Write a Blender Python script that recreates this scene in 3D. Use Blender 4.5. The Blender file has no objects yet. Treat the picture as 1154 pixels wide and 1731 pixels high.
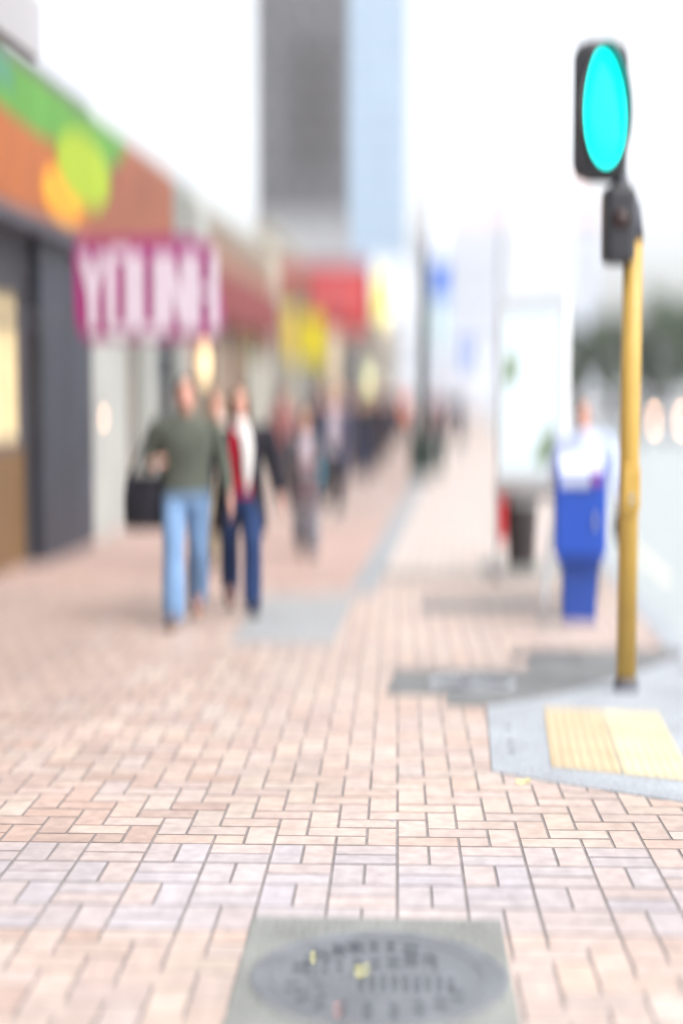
import bpy, bmesh, math, random
from mathutils import Vector, Matrix
R = math.radians
random.seed(7)
scene = bpy.context.scene
C = scene.collection

# ------------------------------------------------------------------ camera
F = 2580.0; PITCH = R(4.38); CAMH = 1.70
cam_d = bpy.data.cameras.new('camera'); cam = bpy.data.objects.new('camera', cam_d); C.objects.link(cam)
cam.location = (0, 0, CAMH); cam.rotation_euler = (math.pi/2 - PITCH, 0, 0)
cam_d.sensor_fit = 'VERTICAL'; cam_d.sensor_height = 36; cam_d.sensor_width = 24
cam_d.lens = 36*F/1731
cam_d.clip_start = 0.1; cam_d.clip_end = 3000
cam_d.dof.use_dof = True
cam_d.dof.focus_distance = 5.85
cam_d.dof.aperture_fstop = 0.27
cam_d.dof.aperture_ratio = 2.2
scene.camera = cam
# ------------------------------------------------------------------ world, sun, exposure (overcast, exposed high)
w = bpy.data.worlds.new("World"); scene.world = w; w.use_nodes = True
nt = w.node_tree; nt.nodes.clear()
out = nt.nodes.new('ShaderNodeOutputWorld'); bg = nt.nodes.new('ShaderNodeBackground')
sky = nt.nodes.new('ShaderNodeTexSky'); sky.sky_type = 'NISHITA'; sky.sun_disc = False
SUN_EL, SUN_AZ = R(56), R(125)
sky.sun_elevation = SUN_EL; sky.sun_rotation = SUN_AZ
sky.air_density = 1.0; sky.dust_density = 4.0; sky.ozone_density = 1.0
hs = nt.nodes.new('ShaderNodeHueSaturation'); hs.inputs['Saturation'].default_value = 0.22
nt.links.new(sky.outputs[0], hs.inputs['Color']); nt.links.new(hs.outputs[0], bg.inputs[0])
bg.inputs[1].default_value = 0.15
nt.links.new(bg.outputs[0], out.inputs[0])
sd = bpy.data.lights.new('sun', 'SUN'); sun = bpy.data.objects.new('sun', sd); C.objects.link(sun)
sd.energy = 0.8; sd.angle = R(20); sd.color = (1, .97, .93)
dv = Vector((math.sin(SUN_AZ)*math.cos(SUN_EL), math.cos(SUN_AZ)*math.cos(SUN_EL), math.sin(SUN_EL)))
sun.rotation_euler = (-dv).to_track_quat('-Z', 'Y').to_euler(); sun.location = (20, -20, 40)
vs = scene.view_settings; vs.view_transform = 'Standard'; vs.look = 'None'; vs.gamma = 1; vs.use_curve_mapping = False
vs.exposure = 1.34
scene.render.engine = 'CYCLES'
scene.cycles.use_denoising = True
scene.cycles.max_bounces = 6; scene.cycles.diffuse_bounces = 3

# ------------------------------------------------------------------ frames
SA = R(4.6)      # bearing of the street, clockwise from the camera's heading
PA = R(2.13)     # bearing of the near paving pattern
def fr(a, u, v): return (u*math.cos(a) + v*math.sin(a), -u*math.sin(a) + v*math.cos(a))
def st(u, v): return fr(SA, u, v)
def to_st(x, y): return (x*math.cos(SA) - y*math.sin(SA), x*math.sin(SA) + y*math.cos(SA))
def at(px, py, depth):
    """point seen at photo pixel px, py and standing depth metres in front of the camera"""
    dx = (px-577)/F; dz = (865.5-py)/F
    Y = math.cos(PITCH) + dz*math.sin(PITCH); Z = -math.sin(PITCH) + dz*math.cos(PITCH)
    t = depth/Y
    return Vector((dx*t, depth, CAMH + Z*t))
def gr(px, py):
    dx = (px-577)/F; dz = (865.5-py)/F
    Y = math.cos(PITCH) + dz*math.sin(PITCH); Z = -math.sin(PITCH) + dz*math.cos(PITCH)
    t = -CAMH/Z
    return (dx*t, Y*t)

# ------------------------------------------------------------------ materials
def mat(name, col, rough=.7, var=.12, scale=6, bump=0.0, metal=0, emit=None, spec=.4, stretch=None, fine=0.0, coat=0):
    m = bpy.data.materials.new(name); m.use_nodes = True
    n = m.node_tree.nodes; l = m.node_tree.links; b = n['Principled BSDF']
    b.inputs['Roughness'].default_value = rough; b.inputs['Metallic'].default_value = metal
    b.inputs['Specular IOR Level'].default_value = spec
    b.inputs['Coat Weight'].default_value = coat
    tc = n.new('ShaderNodeTexCoord'); mp = n.new('ShaderNodeMapping'); l.new(tc.outputs['Object'], mp.inputs[0])
    if stretch: mp.inputs['Scale'].default_value = stretch
    no = n.new('ShaderNodeTexNoise'); no.inputs['Scale'].default_value = scale; no.inputs['Detail'].default_value = 6
    l.new(mp.outputs[0], no.inputs['Vector'])
    mr = n.new('ShaderNodeMapRange'); mr.inputs[1].default_value = .25; mr.inputs[2].default_value = .75
    mr.inputs[3].default_value = 1-var; mr.inputs[4].default_value = 1+var; l.new(no.outputs[0], mr.inputs[0])
    mx = n.new('ShaderNodeMix'); mx.data_type = 'RGBA'; mx.blend_type = 'MULTIPLY'; mx.inputs[0].default_value = 1
    if col == 'attr':
        a = n.new('ShaderNodeAttribute'); a.attribute_name = 'Col'; l.new(a.outputs['Color'], mx.inputs[6])
    else:
        mx.inputs[6].default_value = (*col, 1)
    l.new(mr.outputs[0], mx.inputs[7]); src = mx.outputs[2]
    if fine:
        n2 = n.new('ShaderNodeTexNoise'); n2.inputs['Scale'].default_value = scale*14; n2.inputs['Detail'].default_value = 3
        l.new(mp.outputs[0], n2.inputs['Vector'])
        m2 = n.new('ShaderNodeMapRange'); m2.inputs[1].default_value = .3; m2.inputs[2].default_value = .7
        m2.inputs[3].default_value = 1-fine; m2.inputs[4].default_value = 1+fine; l.new(n2.outputs[0], m2.inputs[0])
        mx2 = n.new('ShaderNodeMix'); mx2.data_type = 'RGBA'; mx2.blend_type = 'MULTIPLY'; mx2.inputs[0].default_value = 1
        l.new(src, mx2.inputs[6]); l.new(m2.outputs[0], mx2.inputs[7]); src = mx2.outputs[2]
    l.new(src, b.inputs['Base Color'])
    if bump:
        bp = n.new('ShaderNodeBump'); bp.inputs['Strength'].default_value = bump; bp.inputs['Distance'].default_value = .01
        n3 = n.new('ShaderNodeTexNoise'); n3.inputs['Scale'].default_value = scale*20; l.new(mp.outputs[0], n3.inputs['Vector'])
        l.new(n3.outputs[0], bp.inputs['Height']); l.new(bp.outputs[0], b.inputs['Normal'])
    if emit:
        b.inputs['Emission Color'].default_value = (*emit[0], 1); b.inputs['Emission Strength'].default_value = emit[1]
    return m
def glassmat(name, col, rough=.08):
    m = mat(name, col, rough, .1, 1.5, spec=.9); return m
M = dict(
 brick=mat('brick_paver', 'attr', .85, .13, 1.3, .45, fine=.13),
 grout=mat('joint_sand', (.22, .195, .19), .95, .25, 12, .3, fine=.2),
 conc=mat('old_concrete', (.205, .21, .198), .9, .28, 4, .5, fine=.22),
 conc_dark=mat('dark_concrete', (.15, .153, .155), .9, .2, 6, .4, fine=.15),
 conc_light=mat('pale_concrete', (.30, .32, .345), .9, .16, 3, .5, fine=.16),
 slab_grey=mat('service_slab_concrete', (.27, .275, .28), .9, .14, 3, .4, fine=.12),
 strip=mat('granite_strip', (.25, .265, .28), .85, .15, 5, .2, fine=.12),
 tactile=mat('yellow_tactile_paver', (.46, .37, .245), .85, .14, 5, .3, fine=.06),
 tactile_worn=mat('worn_tactile_paver', (.53, .455, .31), .85, .14, 5, .3, fine=.06),
 iron=mat('cast_iron', (.19, .20, .215), .45, .2, 8, .3, metal=.35, fine=.1),
 iron_dark=mat('cast_iron_recess', (.035, .04, .05), .8, .3, 10, .3),
 asphalt=mat('asphalt', (.33, .36, .37), .9, .15, 2, .4, fine=.2),
 earth=mat('ground', (.2, .2, .19), .95, .2, .3),
 paint=mat('road_paint', (.52, .51, .44), .7, .08, 3, fine=.08),
 yellow=mat('yellow_pole_paint', (.50, .31, .065), .5, .12, 3, .1, coat=.1),
 black=mat('black_plastic', (.035, .035, .04), .45, .2, 5, .1),
 darkgrey=mat('dark_grey_paint', (.10, .10, .125), .6, .2, 2, .1),
 green_lamp=mat('green_signal', (.0, .6, .55), .3, 0, emit=((0.0, 1.0, .88), 1.1)),
 lens_red=mat('unlit_red_lens', (.035, .015, .015), .25, .1),
 lens_amber=mat('unlit_amber_lens', (.05, .035, .02), .25, .1),
 blue=mat('blue_box_paint', (.015, .075, .45), .4, .1, 3, .05, coat=.2),
 blue_dark=mat('blue_plinth_paint', (.02, .065, .33), .5, .12, 3, .05),
 white=mat('white_paint', (.78, .79, .80), .5, .06, 2),
 label=mat('pale_label', (.62, .66, .80), .4, .06, 4),
 purple=mat('purple_print', (.30, .07, .30), .5, .1, 6),
 red=mat('red_paint', (.55, .012, .02), .5, .1, 3),
 brown_bin=mat('dark_brown_metal', (.035, .025, .025), .55, .2, 4),
 steel=mat('grey_steel', (.42, .43, .45), .4, .15, 6, metal=.6),
 poster=mat('pale_blue_poster', (.80, .90, .94), .35, .08, 1.2, emit=((.75, .92, 1.0), .20)),  # faint emission added to make the poster whiter
 poster_green=mat('green_print', (.40, .58, .38), .5, .1, 3),
 pole_green=mat('dark_green_paint', (.015, .03, .027), .5, .15, 3),
 bin_green=mat('green_bin_paint', (.015, .032, .021), .5, .15, 3),
 flag_blue=mat('blue_banner', (.14, .24, .62), .8, .1, 2),
 flag_white=mat('white_banner', (.72, .77, .86), .8, .06, 2),
 flag_teal=mat('pale_teal_banner', (.52, .64, .68), .8, .06, 2),
 pillar=mat('navy_stone_tiles', (.03, .034, .05), .5, .22, 1.6, .1, fine=.08),
 stone=mat('pale_grey_stone', (.36, .37, .35), .8, .12, 1.4, .15, fine=.06),
 plaster=mat('dark_plaster', (.08, .078, .09), .85, .15, 1.2, .1),
 brownwall=mat('brown_render', (.28, .18, .13), .85, .15, 1.3, .1),
 beige=mat('beige_render', (.40, .35, .28), .85, .12, 1, .1),
 greywall=mat('grey_render', (.38, .37, .38), .85, .10, 1, .1),
 wood=mat('brown_door_wood', (.17, .095, .04), .6, .25, 4, .1, stretch=(6, 6, .6)),
 cream_frame=mat('cream_frame', (.45, .45, .40), .6, .1, 3),
 glass=glassmat('shop_glass', (.05, .055, .06)),
 glass_brown=glassmat('brown_shop_glass', (.10, .065, .035)),
 lit=mat('lit_shop_interior', (.7, .55, .3), .5, .25, 1.5, emit=((1.0, .80, .52), .06)),
 warm=mat('warm_lamp', (.8, .6, .3), .5, 0, emit=((1.0, .72, .42), .75)),
 hot=mat('small_bright_lamp', (.8, .6, .4), .5, 0, emit=((1.0, .58, .42), 1.5)),
 head=mat('car_headlamp', (.9, .8, .6), .3, 0, emit=((1.0, .56, .34), 6.5)),
 orange=mat('orange_sign', (.36, .10, .02), .6, .2, 2),
 orange_red=mat('red_orange_sign', (.25, .075, .035), .6, .2, 1.5),
 amber=mat('amber_sign', (.72, .30, .01), .6, .1, 2),
 lime=mat('lime_sign', (.30, .40, .01), .6, .08, 2),
 green=mat('green_sign', (.085, .26, .035), .6, .14, 2),
 green_blue=mat('teal_green_sign', (.07, .22, .13), .6, .14, 2),
 magenta=mat('magenta_sign', (.30, .02, .15), .5, .12, 2),
 pinkwhite=mat('white_sign_letter', (.62, .52, .60), .5, .12, 2),
 yellow_sign=mat('yellow_banner', (.66, .56, .005), .7, .08, 2),
 straw=mat('straw_banner', (.62, .47, .10), .7, .08, 2),
 cream=mat('cream_banner', (.66, .55, .40), .7, .08, 2),
 yellow_lit=mat('yellow_white_sign', (.85, .80, .42), .6, .05, 2, emit=((1, .9, .5), .25)),
 redsign=mat('red_sign_board', (.45, .035, .045), .6, .15, 1),
 tower=mat('dark_tower_concrete', (.14, .135, .145), .85, .25, .08, fine=.08),
 tower_light=mat('lower_tower_concrete', (.36, .36, .38), .85, .15, .1),
 tower_glass=glassmat('tower_window', (.05, .05, .06), .25),
 paleglass=mat('pale_blue_cladding', (.40, .50, .62), .35, .08, .1),
 palewin=mat('pale_blue_glazing', (.34, .47, .62), .2, .1, .2),
 palewall=mat('white_facade', (.76, .78, .82), .8, .05, .1),
 palewall2=mat('lavender_facade', (.62, .64, .71), .8, .06, .1),
 palewin2=mat('grey_blue_glazing', (.50, .55, .62), .3, .1, .2),
 pinkroof=mat('pink_tile_roof', (.62, .45, .45), .85, .1, .3),
 leaf=mat('foliage', (.05, .085, .032), .6, .45, .9, spec=.3),
 bark=mat('bark', (.08, .06, .045), .9, .3, 5, .3),
 skin=mat('skin', (.58, .30, .23), .55, .06, 8), skin2=mat('tanned_skin', (.50, .24, .16), .55, .06, 8),
 lip=mat('lips', (.42, .12, .10), .5, .05, 8), eye=mat('eyes', (.03, .025, .02), .3, .0),
 gum=mat('trodden_gum', (.13, .12, .12), .8, .2, 30),
 rubber=mat('tyre', (.03, .03, .03), .9, .1, 5),
 yleaf=mat('fallen_yellow_leaf', (.72, .68, .30), .7, .15, 30), pink_gum=mat('pink_petal', (.75, .35, .33), .7, .1, 20),
)
def cloth(name, col, var=.18, sc=7): return mat(name, col, .9, var, sc, .3, fine=.08, spec=.15)
CL = dict(
 olive=cloth('olive_wool', (.095, .105, .085)), lightjean=cloth('light_denim', (.17, .28, .46), .28, 5), navyjean=cloth('dark_denim', (.02, .04, .11), .25, 5),
 black=cloth('black_wool', (.022, .02, .028)), scarf=cloth('white_scarf', (.70, .67, .65)), redtop=cloth('red_knit', (.42, .01, .03)),
 grey=cloth('charcoal_wool', (.10, .10, .12)), stripe=cloth('grey_patterned_cloth', (.22, .22, .25), .5, 25), maroon=cloth('maroon_cloth', (.12, .085, .095)),
 lav=cloth('lavender_top', (.42, .38, .44)), navy=cloth('navy_coat', (.035, .04, .08)), beige=cloth('beige_coat', (.48, .42, .30)),
 teal=cloth('teal_bag_cloth', (.005, .30, .42)), lime=cloth('lime_scarf_cloth', (.45, .52, .22)), sky=cloth('sky_blue_coat', (.12, .26, .38)),
 orange=cloth('orange_jacket_cloth', (.75, .16, .06)), shirt=cloth('pale_blue_shirt', (.55, .62, .80), .06), cream=cloth('cream_cloth', (.62, .56, .50)),
 brick=cloth('dusty_red_coat', (.28, .12, .12)), hair=cloth('dark_brown_hair', (.04, .028, .02), .3, 20), hair2=cloth('light_brown_hair', (.14, .085, .05), .3, 20),
 hairg=cloth('grey_hair', (.22, .20, .19), .3, 20), shoe=cloth('black_leather', (.03, .028, .03), .1), shoew=cloth('white_trainer', (.65, .65, .62), .1), shoeb=cloth('brown_leather', (.14, .08, .05), .1),
)
# ------------------------------------------------------------------ mesh builder
class MB:
    def __init__(s): s.v = []; s.f = []; s.c = []
    def add(s, vs, fs, col=None):
        o = len(s.v); s.v += [tuple(p) for p in vs]; s.f += [tuple(i+o for i in f) for f in fs]
        s.c += [col]*len(fs); return s
    def box(s, x0, y0, z0, x1, y1, z1, col=None):
        v = [(x, y, z) for z in (z0, z1) for y in (y0, y1) for x in (x0, x1)]
        return s.add(v, [(0, 2, 3, 1), (4, 5, 7, 6), (0, 1, 5, 4), (2, 6, 7, 3), (0, 4, 6, 2), (1, 3, 7, 5)], col)
    def bbox(s, x0, y0, z0, x1, y1, z1, b=.01):
        """box with chamfered edges"""
        X, Y, Z = (x0+x1)/2, (y0+y1)/2, (z0+z1)/2; hx, hy, hz = abs(x1-x0)/2, abs(y1-y0)/2, abs(z1-z0)/2
        bm = bmesh.new(); bmesh.ops.create_cube(bm, size=2)
        for q in bm.verts: q.co = Vector((q.co.x*hx+X, q.co.y*hy+Y, q.co.z*hz+Z))
        bmesh.ops.bevel(bm, geom=bm.edges[:], offset=b, segments=2, affect='EDGES', profile=.5)
        bm.verts.index_update(); vv = [q.co.copy() for q in bm.verts]; ff = [tuple(q.index for q in f.verts) for f in bm.faces]; bm.free()
        return s.add(vv, ff)
    def prism(s, pts, z0, z1):
        n = len(pts); v = [(p[0], p[1], z0) for p in pts] + [(p[0], p[1], z1) for p in pts]
        f = [tuple(range(n-1, -1, -1)), tuple(range(n, 2*n))] + [(i, (i+1) % n, (i+1) % n+n, i+n) for i in range(n)]
        return s.add(v, f)
    def xprism(s, pts, y0, y1):
        """outline in x,z extruded along y"""
        n = len(pts); v = [(p[0], y0, p[1]) for p in pts] + [(p[0], y1, p[1]) for p in pts]
        f = [tuple(range(n)), tuple(range(2*n-1, n-1, -1))] + [((i+1) % n, i, i+n, (i+1) % n+n) for i in range(n)]
        return s.add(v, f)
    def yprism(s, pts, x0, x1):
        """outline in y,z extruded along x"""
        n = len(pts); v = [(x0, p[0], p[1]) for p in pts] + [(x1, p[0], p[1]) for p in pts]
        f = [tuple(range(n-1, -1, -1)), tuple(range(n, 2*n))] + [(i, (i+1) % n, (i+1) % n+n, i+n) for i in range(n)]
        return s.add(v, f)
    def loft(s, rings, n=16):
        """rings: (centre, rx vector, ry vector)"""
        v = []
        for c, a, b in rings:
            c = Vector(c); a = Vector(a); b = Vector(b)
            for k in range(n):
                t = 2*math.pi*k/n; v.append(c + a*math.cos(t) + b*math.sin(t))
        f = []
        for i in range(len(rings)-1):
            for k in range(n):
                k2 = (k+1) % n; f.append((i*n+k, i*n+k2, (i+1)*n+k2, (i+1)*n+k))
        f.append(tuple(range(n-1, -1, -1))); f.append(tuple(range((len(rings)-1)*n, len(rings)*n)))
        return s.add(v, f)
    def tube(s, pts, rad, n=14):
        pts = [Vector(p) for p in pts]
        if not isinstance(rad, (list, tuple)): rad = [rad]*len(pts)
        rings = []; up = None
        for i, p in enumerate(pts):
            d = (pts[min(i+1, len(pts)-1)] - pts[max(i-1, 0)]).normalized()
            if up is None: up = d.orthogonal().normalized()
            a = (up - d*up.dot(d)).normalized(); up = a; b = d.cross(a)
            rings.append((p, a*rad[i], b*rad[i]))
        return s.loft(rings, n)
    def lathe(s, prof, n=32, c=(0, 0, 0)):
        return s.loft([((c[0], c[1], c[2]+z), (r, 0, 0), (0, r, 0)) for r, z in prof], n)
    def ell(s, c, r, n=16, m=9, rot=None):
        c = Vector(c); v = []; f = []
        for i in range(m+1):
            ph = math.pi*(i+.02)/(m+.04)
            for k in range(n):
                t = 2*math.pi*k/n
                q = Vector((r[0]*math.sin(ph)*math.cos(t), r[1]*math.sin(ph)*math.sin(t), -r[2]*math.cos(ph)))
                if rot: q = rot @ q
                v.append(c+q)
        for i in range(m):
            for k in range(n): f.append((i*n+k, i*n+(k+1) % n, (i+1)*n+(k+1) % n, (i+1)*n+k))
        f.append(tuple(range(n-1, -1, -1))); f.append(tuple(range(m*n, (m+1)*n)))
        return s.add(v, f)
    def build(s, name, m, parent=None, smooth=False, loc=None, rotz=None, remesh=None):
        me = bpy.data.meshes.new(name); me.from_pydata(s.v, [], s.f); me.update()
        if any(c is not None for c in s.c):
            ca = me.color_attributes.new('Col', 'FLOAT_COLOR', 'CORNER'); k = 0
            buf = []
            for p, c in zip(me.polygons, s.c): buf += list((*(c or (1, 1, 1)), 1))*p.loop_total
            ca.data.foreach_set('color', buf)
        if remesh:
            o = bpy.data.objects.new('tmp', me); C.objects.link(o)
            r = o.modifiers.new('r', 'REMESH'); r.mode = 'VOXEL'; r.voxel_size = remesh; r.use_smooth_shade = True
            sm = o.modifiers.new('s', 'SMOOTH'); sm.factor = .5; sm.iterations = 4 if remesh < .012 else 3
            dg = bpy.context.evaluated_depsgraph_get()
            me2 = bpy.data.meshes.new_from_object(o.evaluated_get(dg)); me2.name = name
            bpy.data.objects.remove(o); bpy.data.meshes.remove(me); me = me2; smooth = True
        me.materials.clear(); me.materials.append(m)
        if smooth: me.polygons.foreach_set('use_smooth', [True]*len(me.polygons))
        else:
            bm = bmesh.new(); bm.from_mesh(me); bmesh.ops.recalc_face_normals(bm, faces=bm.faces[:]); bm.to_mesh(me); bm.free()
        if smooth == 'auto': pass
        o = bpy.data.objects.new(name, me); C.objects.link(o)
        if parent: o.parent = parent
        if loc: o.location = loc
        if rotz is not None: o.rotation_euler = (0, 0, rotz)
        return o
def thing(name, label, cat, loc=(0, 0, 0), rotz=0, group=None):
    o = bpy.data.objects.new(name, None); C.objects.link(o); o.location = loc; o.rotation_euler = (0, 0, rotz)
    o['label'] = label; o['category'] = cat
    if group: o['group'] = group
    return o
def tag(o, label, cat, group=None, kind=None):
    o['label'] = label; o['category'] = cat
    if group: o['group'] = group
    if kind: o['kind'] = kind
    return o
def structure(o, label=None):
    o['kind'] = 'structure'
    if label: o['label'] = label; o['category'] = o.name.split('.')[0].replace('_', ' ')
    return o
def P3(u, v, z=0): x, y = st(u, v); return (x, y, z)

# ------------------------------------------------------------------ ground
KU = 1.50       # kerb face, across the street
def quad(name, m, u0, v0, u1, v1, z):
    b = MB(); b.add([P3(u0, v0, z), P3(u1, v0, z), P3(u1, v1, z), P3(u0, v1, z)], [(0, 1, 2, 3)]); return b.build(name, m)
structure(quad('ground', M['earth'], -120, -55, 120, 280, -.16), 'grey ground running out to the horizon under the city')
structure(quad('road', M['asphalt'], KU, -10, 13.5, 260, -.12), 'pale grey asphalt road right of the kerb')
structure(quad('paving_bed', M['grout'], -4.9, .5, KU-.01, 60, .0092), 'dark sanded bed showing in the joints of the brick footpath')
structure(quad('footpath_far', mat('distant_brick_paving', (.36,.29,.26), .85, .1, 1, .1), -4.9, 60, KU-.01, 260, .004), 'far brick footpath beyond the shoppers')
kb = MB(); kb.yprism([(0, 0)], 0, 0) if False else None
kb = MB()
vv = -4
while vv < 120:
    L = .9; a = vv+.004; c = vv+L-.004
    pts = [(KU-.15, a), (KU, a), (KU, c), (KU-.15, c)]
    kb.prism([st(*p) for p in pts], -.14, .016); vv += L
structure(kb.build('kerb', M['conc_light']), 'pale concrete kerb stones along the road edge')
structure(quad('far_footpath', M['strip'], 13.5, -10, 17, 260, .01), 'pale footpath across the road')

def brick_poly(b, a, x0, y0, x1, y1, col, vert):
    gx, gy = (.0034, .0040)
    x0 += gx; x1 -= gx; y0 += gy; y1 -= gy
    h = .0025; z1 = .0118 + random.uniform(-.0006, .0010); z0 = .006
    tx, ty = random.uniform(-.004, .004), random.uniform(-.004, .004)
    cx, cy = (x0+x1)/2, (y0+y1)/2
    vs = []
    for (x, y) in ((x0, y0), (x1, y0), (x1, y1), (x0, y1)): vs.append((*fr(a, x, y), z0))
    for (x, y) in ((x0, y0), (x1, y0), (x1, y1), (x0, y1)): vs.append((*fr(a, x, y), z1-.0016))
    for (x, y) in ((x0+h, y0+h), (x1-h, y0+h), (x1-h, y1-h), (x0+h, y1-h)): vs.append((*fr(a, x, y), z1 + (x-cx)*tx + (y-cy)*ty))
    fs = [(8, 9, 10, 11)]
    for i in range(4):
        j = (i+1) % 4; fs.append((i, j, j+4, i+4)); fs.append((i+4, j+4, j+8, i+8))
    b.add(vs, fs[:1], col); n0 = len(b.v)-12
    b.f += [tuple(i+n0 for i in f) for f in fs[1:]]; b.c += [(col[0]*.45, col[1]*.45, col[2]*.47)]*8
W_ = .116
def jit(c, s=.06):
    k = 1 + random.gauss(0, s); h = random.gauss(0, .018)
    return (max(.02, c[0]*k*(1+h)), max(.02, c[1]*k), max(.02, c[2]*k*(1-h)))
PINK = (.415, .33, .292); LAV = (.375, .333, .338); RED = (.39, .275, .24); PALE = (.45, .39, .36)
def near_col(x, y):
    if 4.72 <= y <= 5.63:
        q = random.random(); return jit(LAV if q < .6 else (.405, .338, .322), .025)
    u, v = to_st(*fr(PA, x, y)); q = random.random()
    if random.random() < (-u-.7)/2.0: return jit((.365, .272, .235), .035)  # darker bricks likelier towards the shops: shade at the left put into brick colour
    if q < .12: return jit((.40, .31, .275), .03)
    if q < .32: return jit((.435, .355, .31), .03)
    return jit(PINK, .03)
YB0, YB1 = 5.625-W_*8, 5.625
def herring(b, a, ok, colf, i0, i1, j0, j1, oy=0.0):
    # 90 degree herringbone: cell pattern repeats along the diagonal with period 4
    for i in range(i0, i1):
        for j in range(j0, j1):
            k = (i - j) % 4
            if k == 0: x0, y0, x1, y1, ve = i*W_, j*W_, (i+2)*W_, (j+1)*W_, 0
            elif k == 3: x0, y0, x1, y1, ve = i*W_, j*W_, (i+1)*W_, (j+2)*W_, 1
            else: continue
            y0 += oy; y1 += oy
            if ok(x0, y0, x1, y1): brick_poly(b, a, x0, y0, x1, y1, colf((x0+x1)/2, (y0+y1)/2), ve)
# regions, in street coordinates
def s_of(x, y, a): return to_st(*fr(a, x, y))
def ok_far_side(x0, y0, x1, y1):
    if y0 < YB1-.001: return False
    u, v = s_of((x0+x1)/2, (y0+y1)/2, PA); return -4.5 < u < KU-.12 and v < (13.1 if u < -.87 else 14.15)
def ok_near_side(x0, y0, x1, y1):
    if y1 > YB0+.001: return False
    u, v = s_of((x0+x1)/2, (y0+y1)/2, PA); return -3.2 < u < KU-.12
b = MB()
# cut bricks finish the courses against the band
def edge_fill(b, y, up):
    pass
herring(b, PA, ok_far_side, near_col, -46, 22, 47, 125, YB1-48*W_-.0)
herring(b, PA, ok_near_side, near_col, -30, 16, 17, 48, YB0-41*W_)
# half bricks closing the toothed edges of the herringbone
def close_row(j, oy, upper):
    for i in range(-46, 22):
        k = (i - j) % 4   # cell (i,j) belongs to a brick; find if its brick was dropped
        if upper: drop = (k == 2)      # top half of a vertical that starts below
        else: drop = (k == 3)
        if drop:
            x0, y0 = i*W_, j*W_+oy
            u, v = s_of(x0+W_/2, y0+W_/2, PA)
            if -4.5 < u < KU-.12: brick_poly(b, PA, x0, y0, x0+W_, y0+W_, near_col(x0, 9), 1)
close_row(48, YB1-48*W_, True)
close_row(40, YB0-41*W_, False)
# lavender basketweave band, two bricks to a block
for i in range(-22, 10):
    for j in range(4):
        x0, y0 = i*2*W_, YB0 + j*2*W_
        u, v = s_of(x0+W_, y0+W_, PA)
        if not -4.6 < u < KU-.12: continue
        if (i+j) % 2:
            for k in range(2): brick_poly(b, PA, x0+k*W_, y0, x0+(k+1)*W_, y0+2*W_, near_col(x0, y0+W_), 1)
        else:
            for k in range(2): brick_poly(b, PA, x0, y0+k*W_, x0+2*W_, y0+(k+1)*W_, near_col(x0, y0+W_), 0)
structure(b.build('brick_footpath', M['brick']), 'pinkish brick footpath in herringbone with a lavender band')
# far paving, laid along the street
b = MB()
v = 14.3; row = 0
for iu in range(19):
    u0 = -.76 + iu*W_; vv = 14.3 + (iu % 2)*W_
    while vv < 45:
        if u0+W_ < KU-.12: brick_poly(b, SA, u0, vv, u0+W_, vv+2*W_, jit(PALE, .05), 1)
        vv += 2*W_
structure(b.build('kerbside_footpath', M['brick']), 'pale brick footpath laid lengthways between strip and kerb')
b = MB()
for iu in range(16):
    vv = 13.1
    while vv < 42:
        k = int((vv-13.1)/(2*W_)) + iu
        u0 = -.99-(iu+1)*2*W_
        if u0 > -4.6:
            cc = jit(RED if vv < 20 else (.35, .27, .24), .05)
            if k % 2: 
                for q in range(2): brick_poly(b, SA, u0+q*W_, vv, u0+(q+1)*W_, vv+2*W_, jit(cc, .03), 1)
            else:
                for q in range(2): brick_poly(b, SA, u0, vv+q*W_, u0+2*W_, vv+(q+1)*W_, jit(cc, .03), 0)
        vv += 2*W_
structure(b.build('shopside_footpath', M['brick']), 'redder brick footpath beside the shops')
for nm, u0, u1, v0, v1, c in (('kerbside_paving_far', -.76, KU-.14, 45, 60, (.43, .365, .335)), ('shopside_paving_far', -4.6, -.99, 42, 60, (.35, .27, .24))):
    structure(quad(nm, mat(nm+'_brick', c, .85, .1, 3, .1, fine=.1), u0, v0, u1, v1, .0125), 'distant brick paving ' + ('near the kerb' if u0 > -1 else 'before the shops'))
b = MB(); vv = 12.9
while vv < 60:
    b.prism([st(-.99, vv+.004), st(-.76, vv+.004), st(-.76, vv+.596), st(-.99, vv+.596)], 0, .017); vv += .6
structure(b.build('drain_strip', M['strip']), 'long grey stone strip dividing the footpath')
# slabs and covers
def slab(name, pts, m, z=.018, label='', cat='slab'):
    b = MB(); n = len(pts)
    b.prism(pts, 0, z); o = b.build(name, m); bv = o.modifiers.new('b', 'BEVEL'); bv.width = .004; bv.segments = 2; bv.limit_method = 'ANGLE'
    return tag(o, label, cat)
# near manhole: slab with an iron cover
mh = thing('manhole', 'large round iron manhole cover in a square concrete slab, nearest the viewer', 'manhole', (*fr(PA, .0, 4.42), 0), -PA)
ox = gr(645, 1660)[0] - fr(PA, 0, 4.42)[0]
mh.location = (gr(640, 1660)[0], gr(640, 1660)[1], 0)
b = MB(); b.prism([(-.415, -.58), (.385, -.58), (.385, .50), (-.415, .50)], 0, .017)
o = b.build('concrete_slab', M['conc'], mh); bv = o.modifiers.new('b', 'BEVEL'); bv.width = .006; bv.segments = 2
b = MB(); b.lathe([(.375, .005), (.375, .019), (.37, .021), (.352, .021), (.350, .0195), (.33, .0195), (.33, .0188), (.001, .0188)], 64)
b.build('iron_rim', M['iron'], mh, smooth=False)
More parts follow.
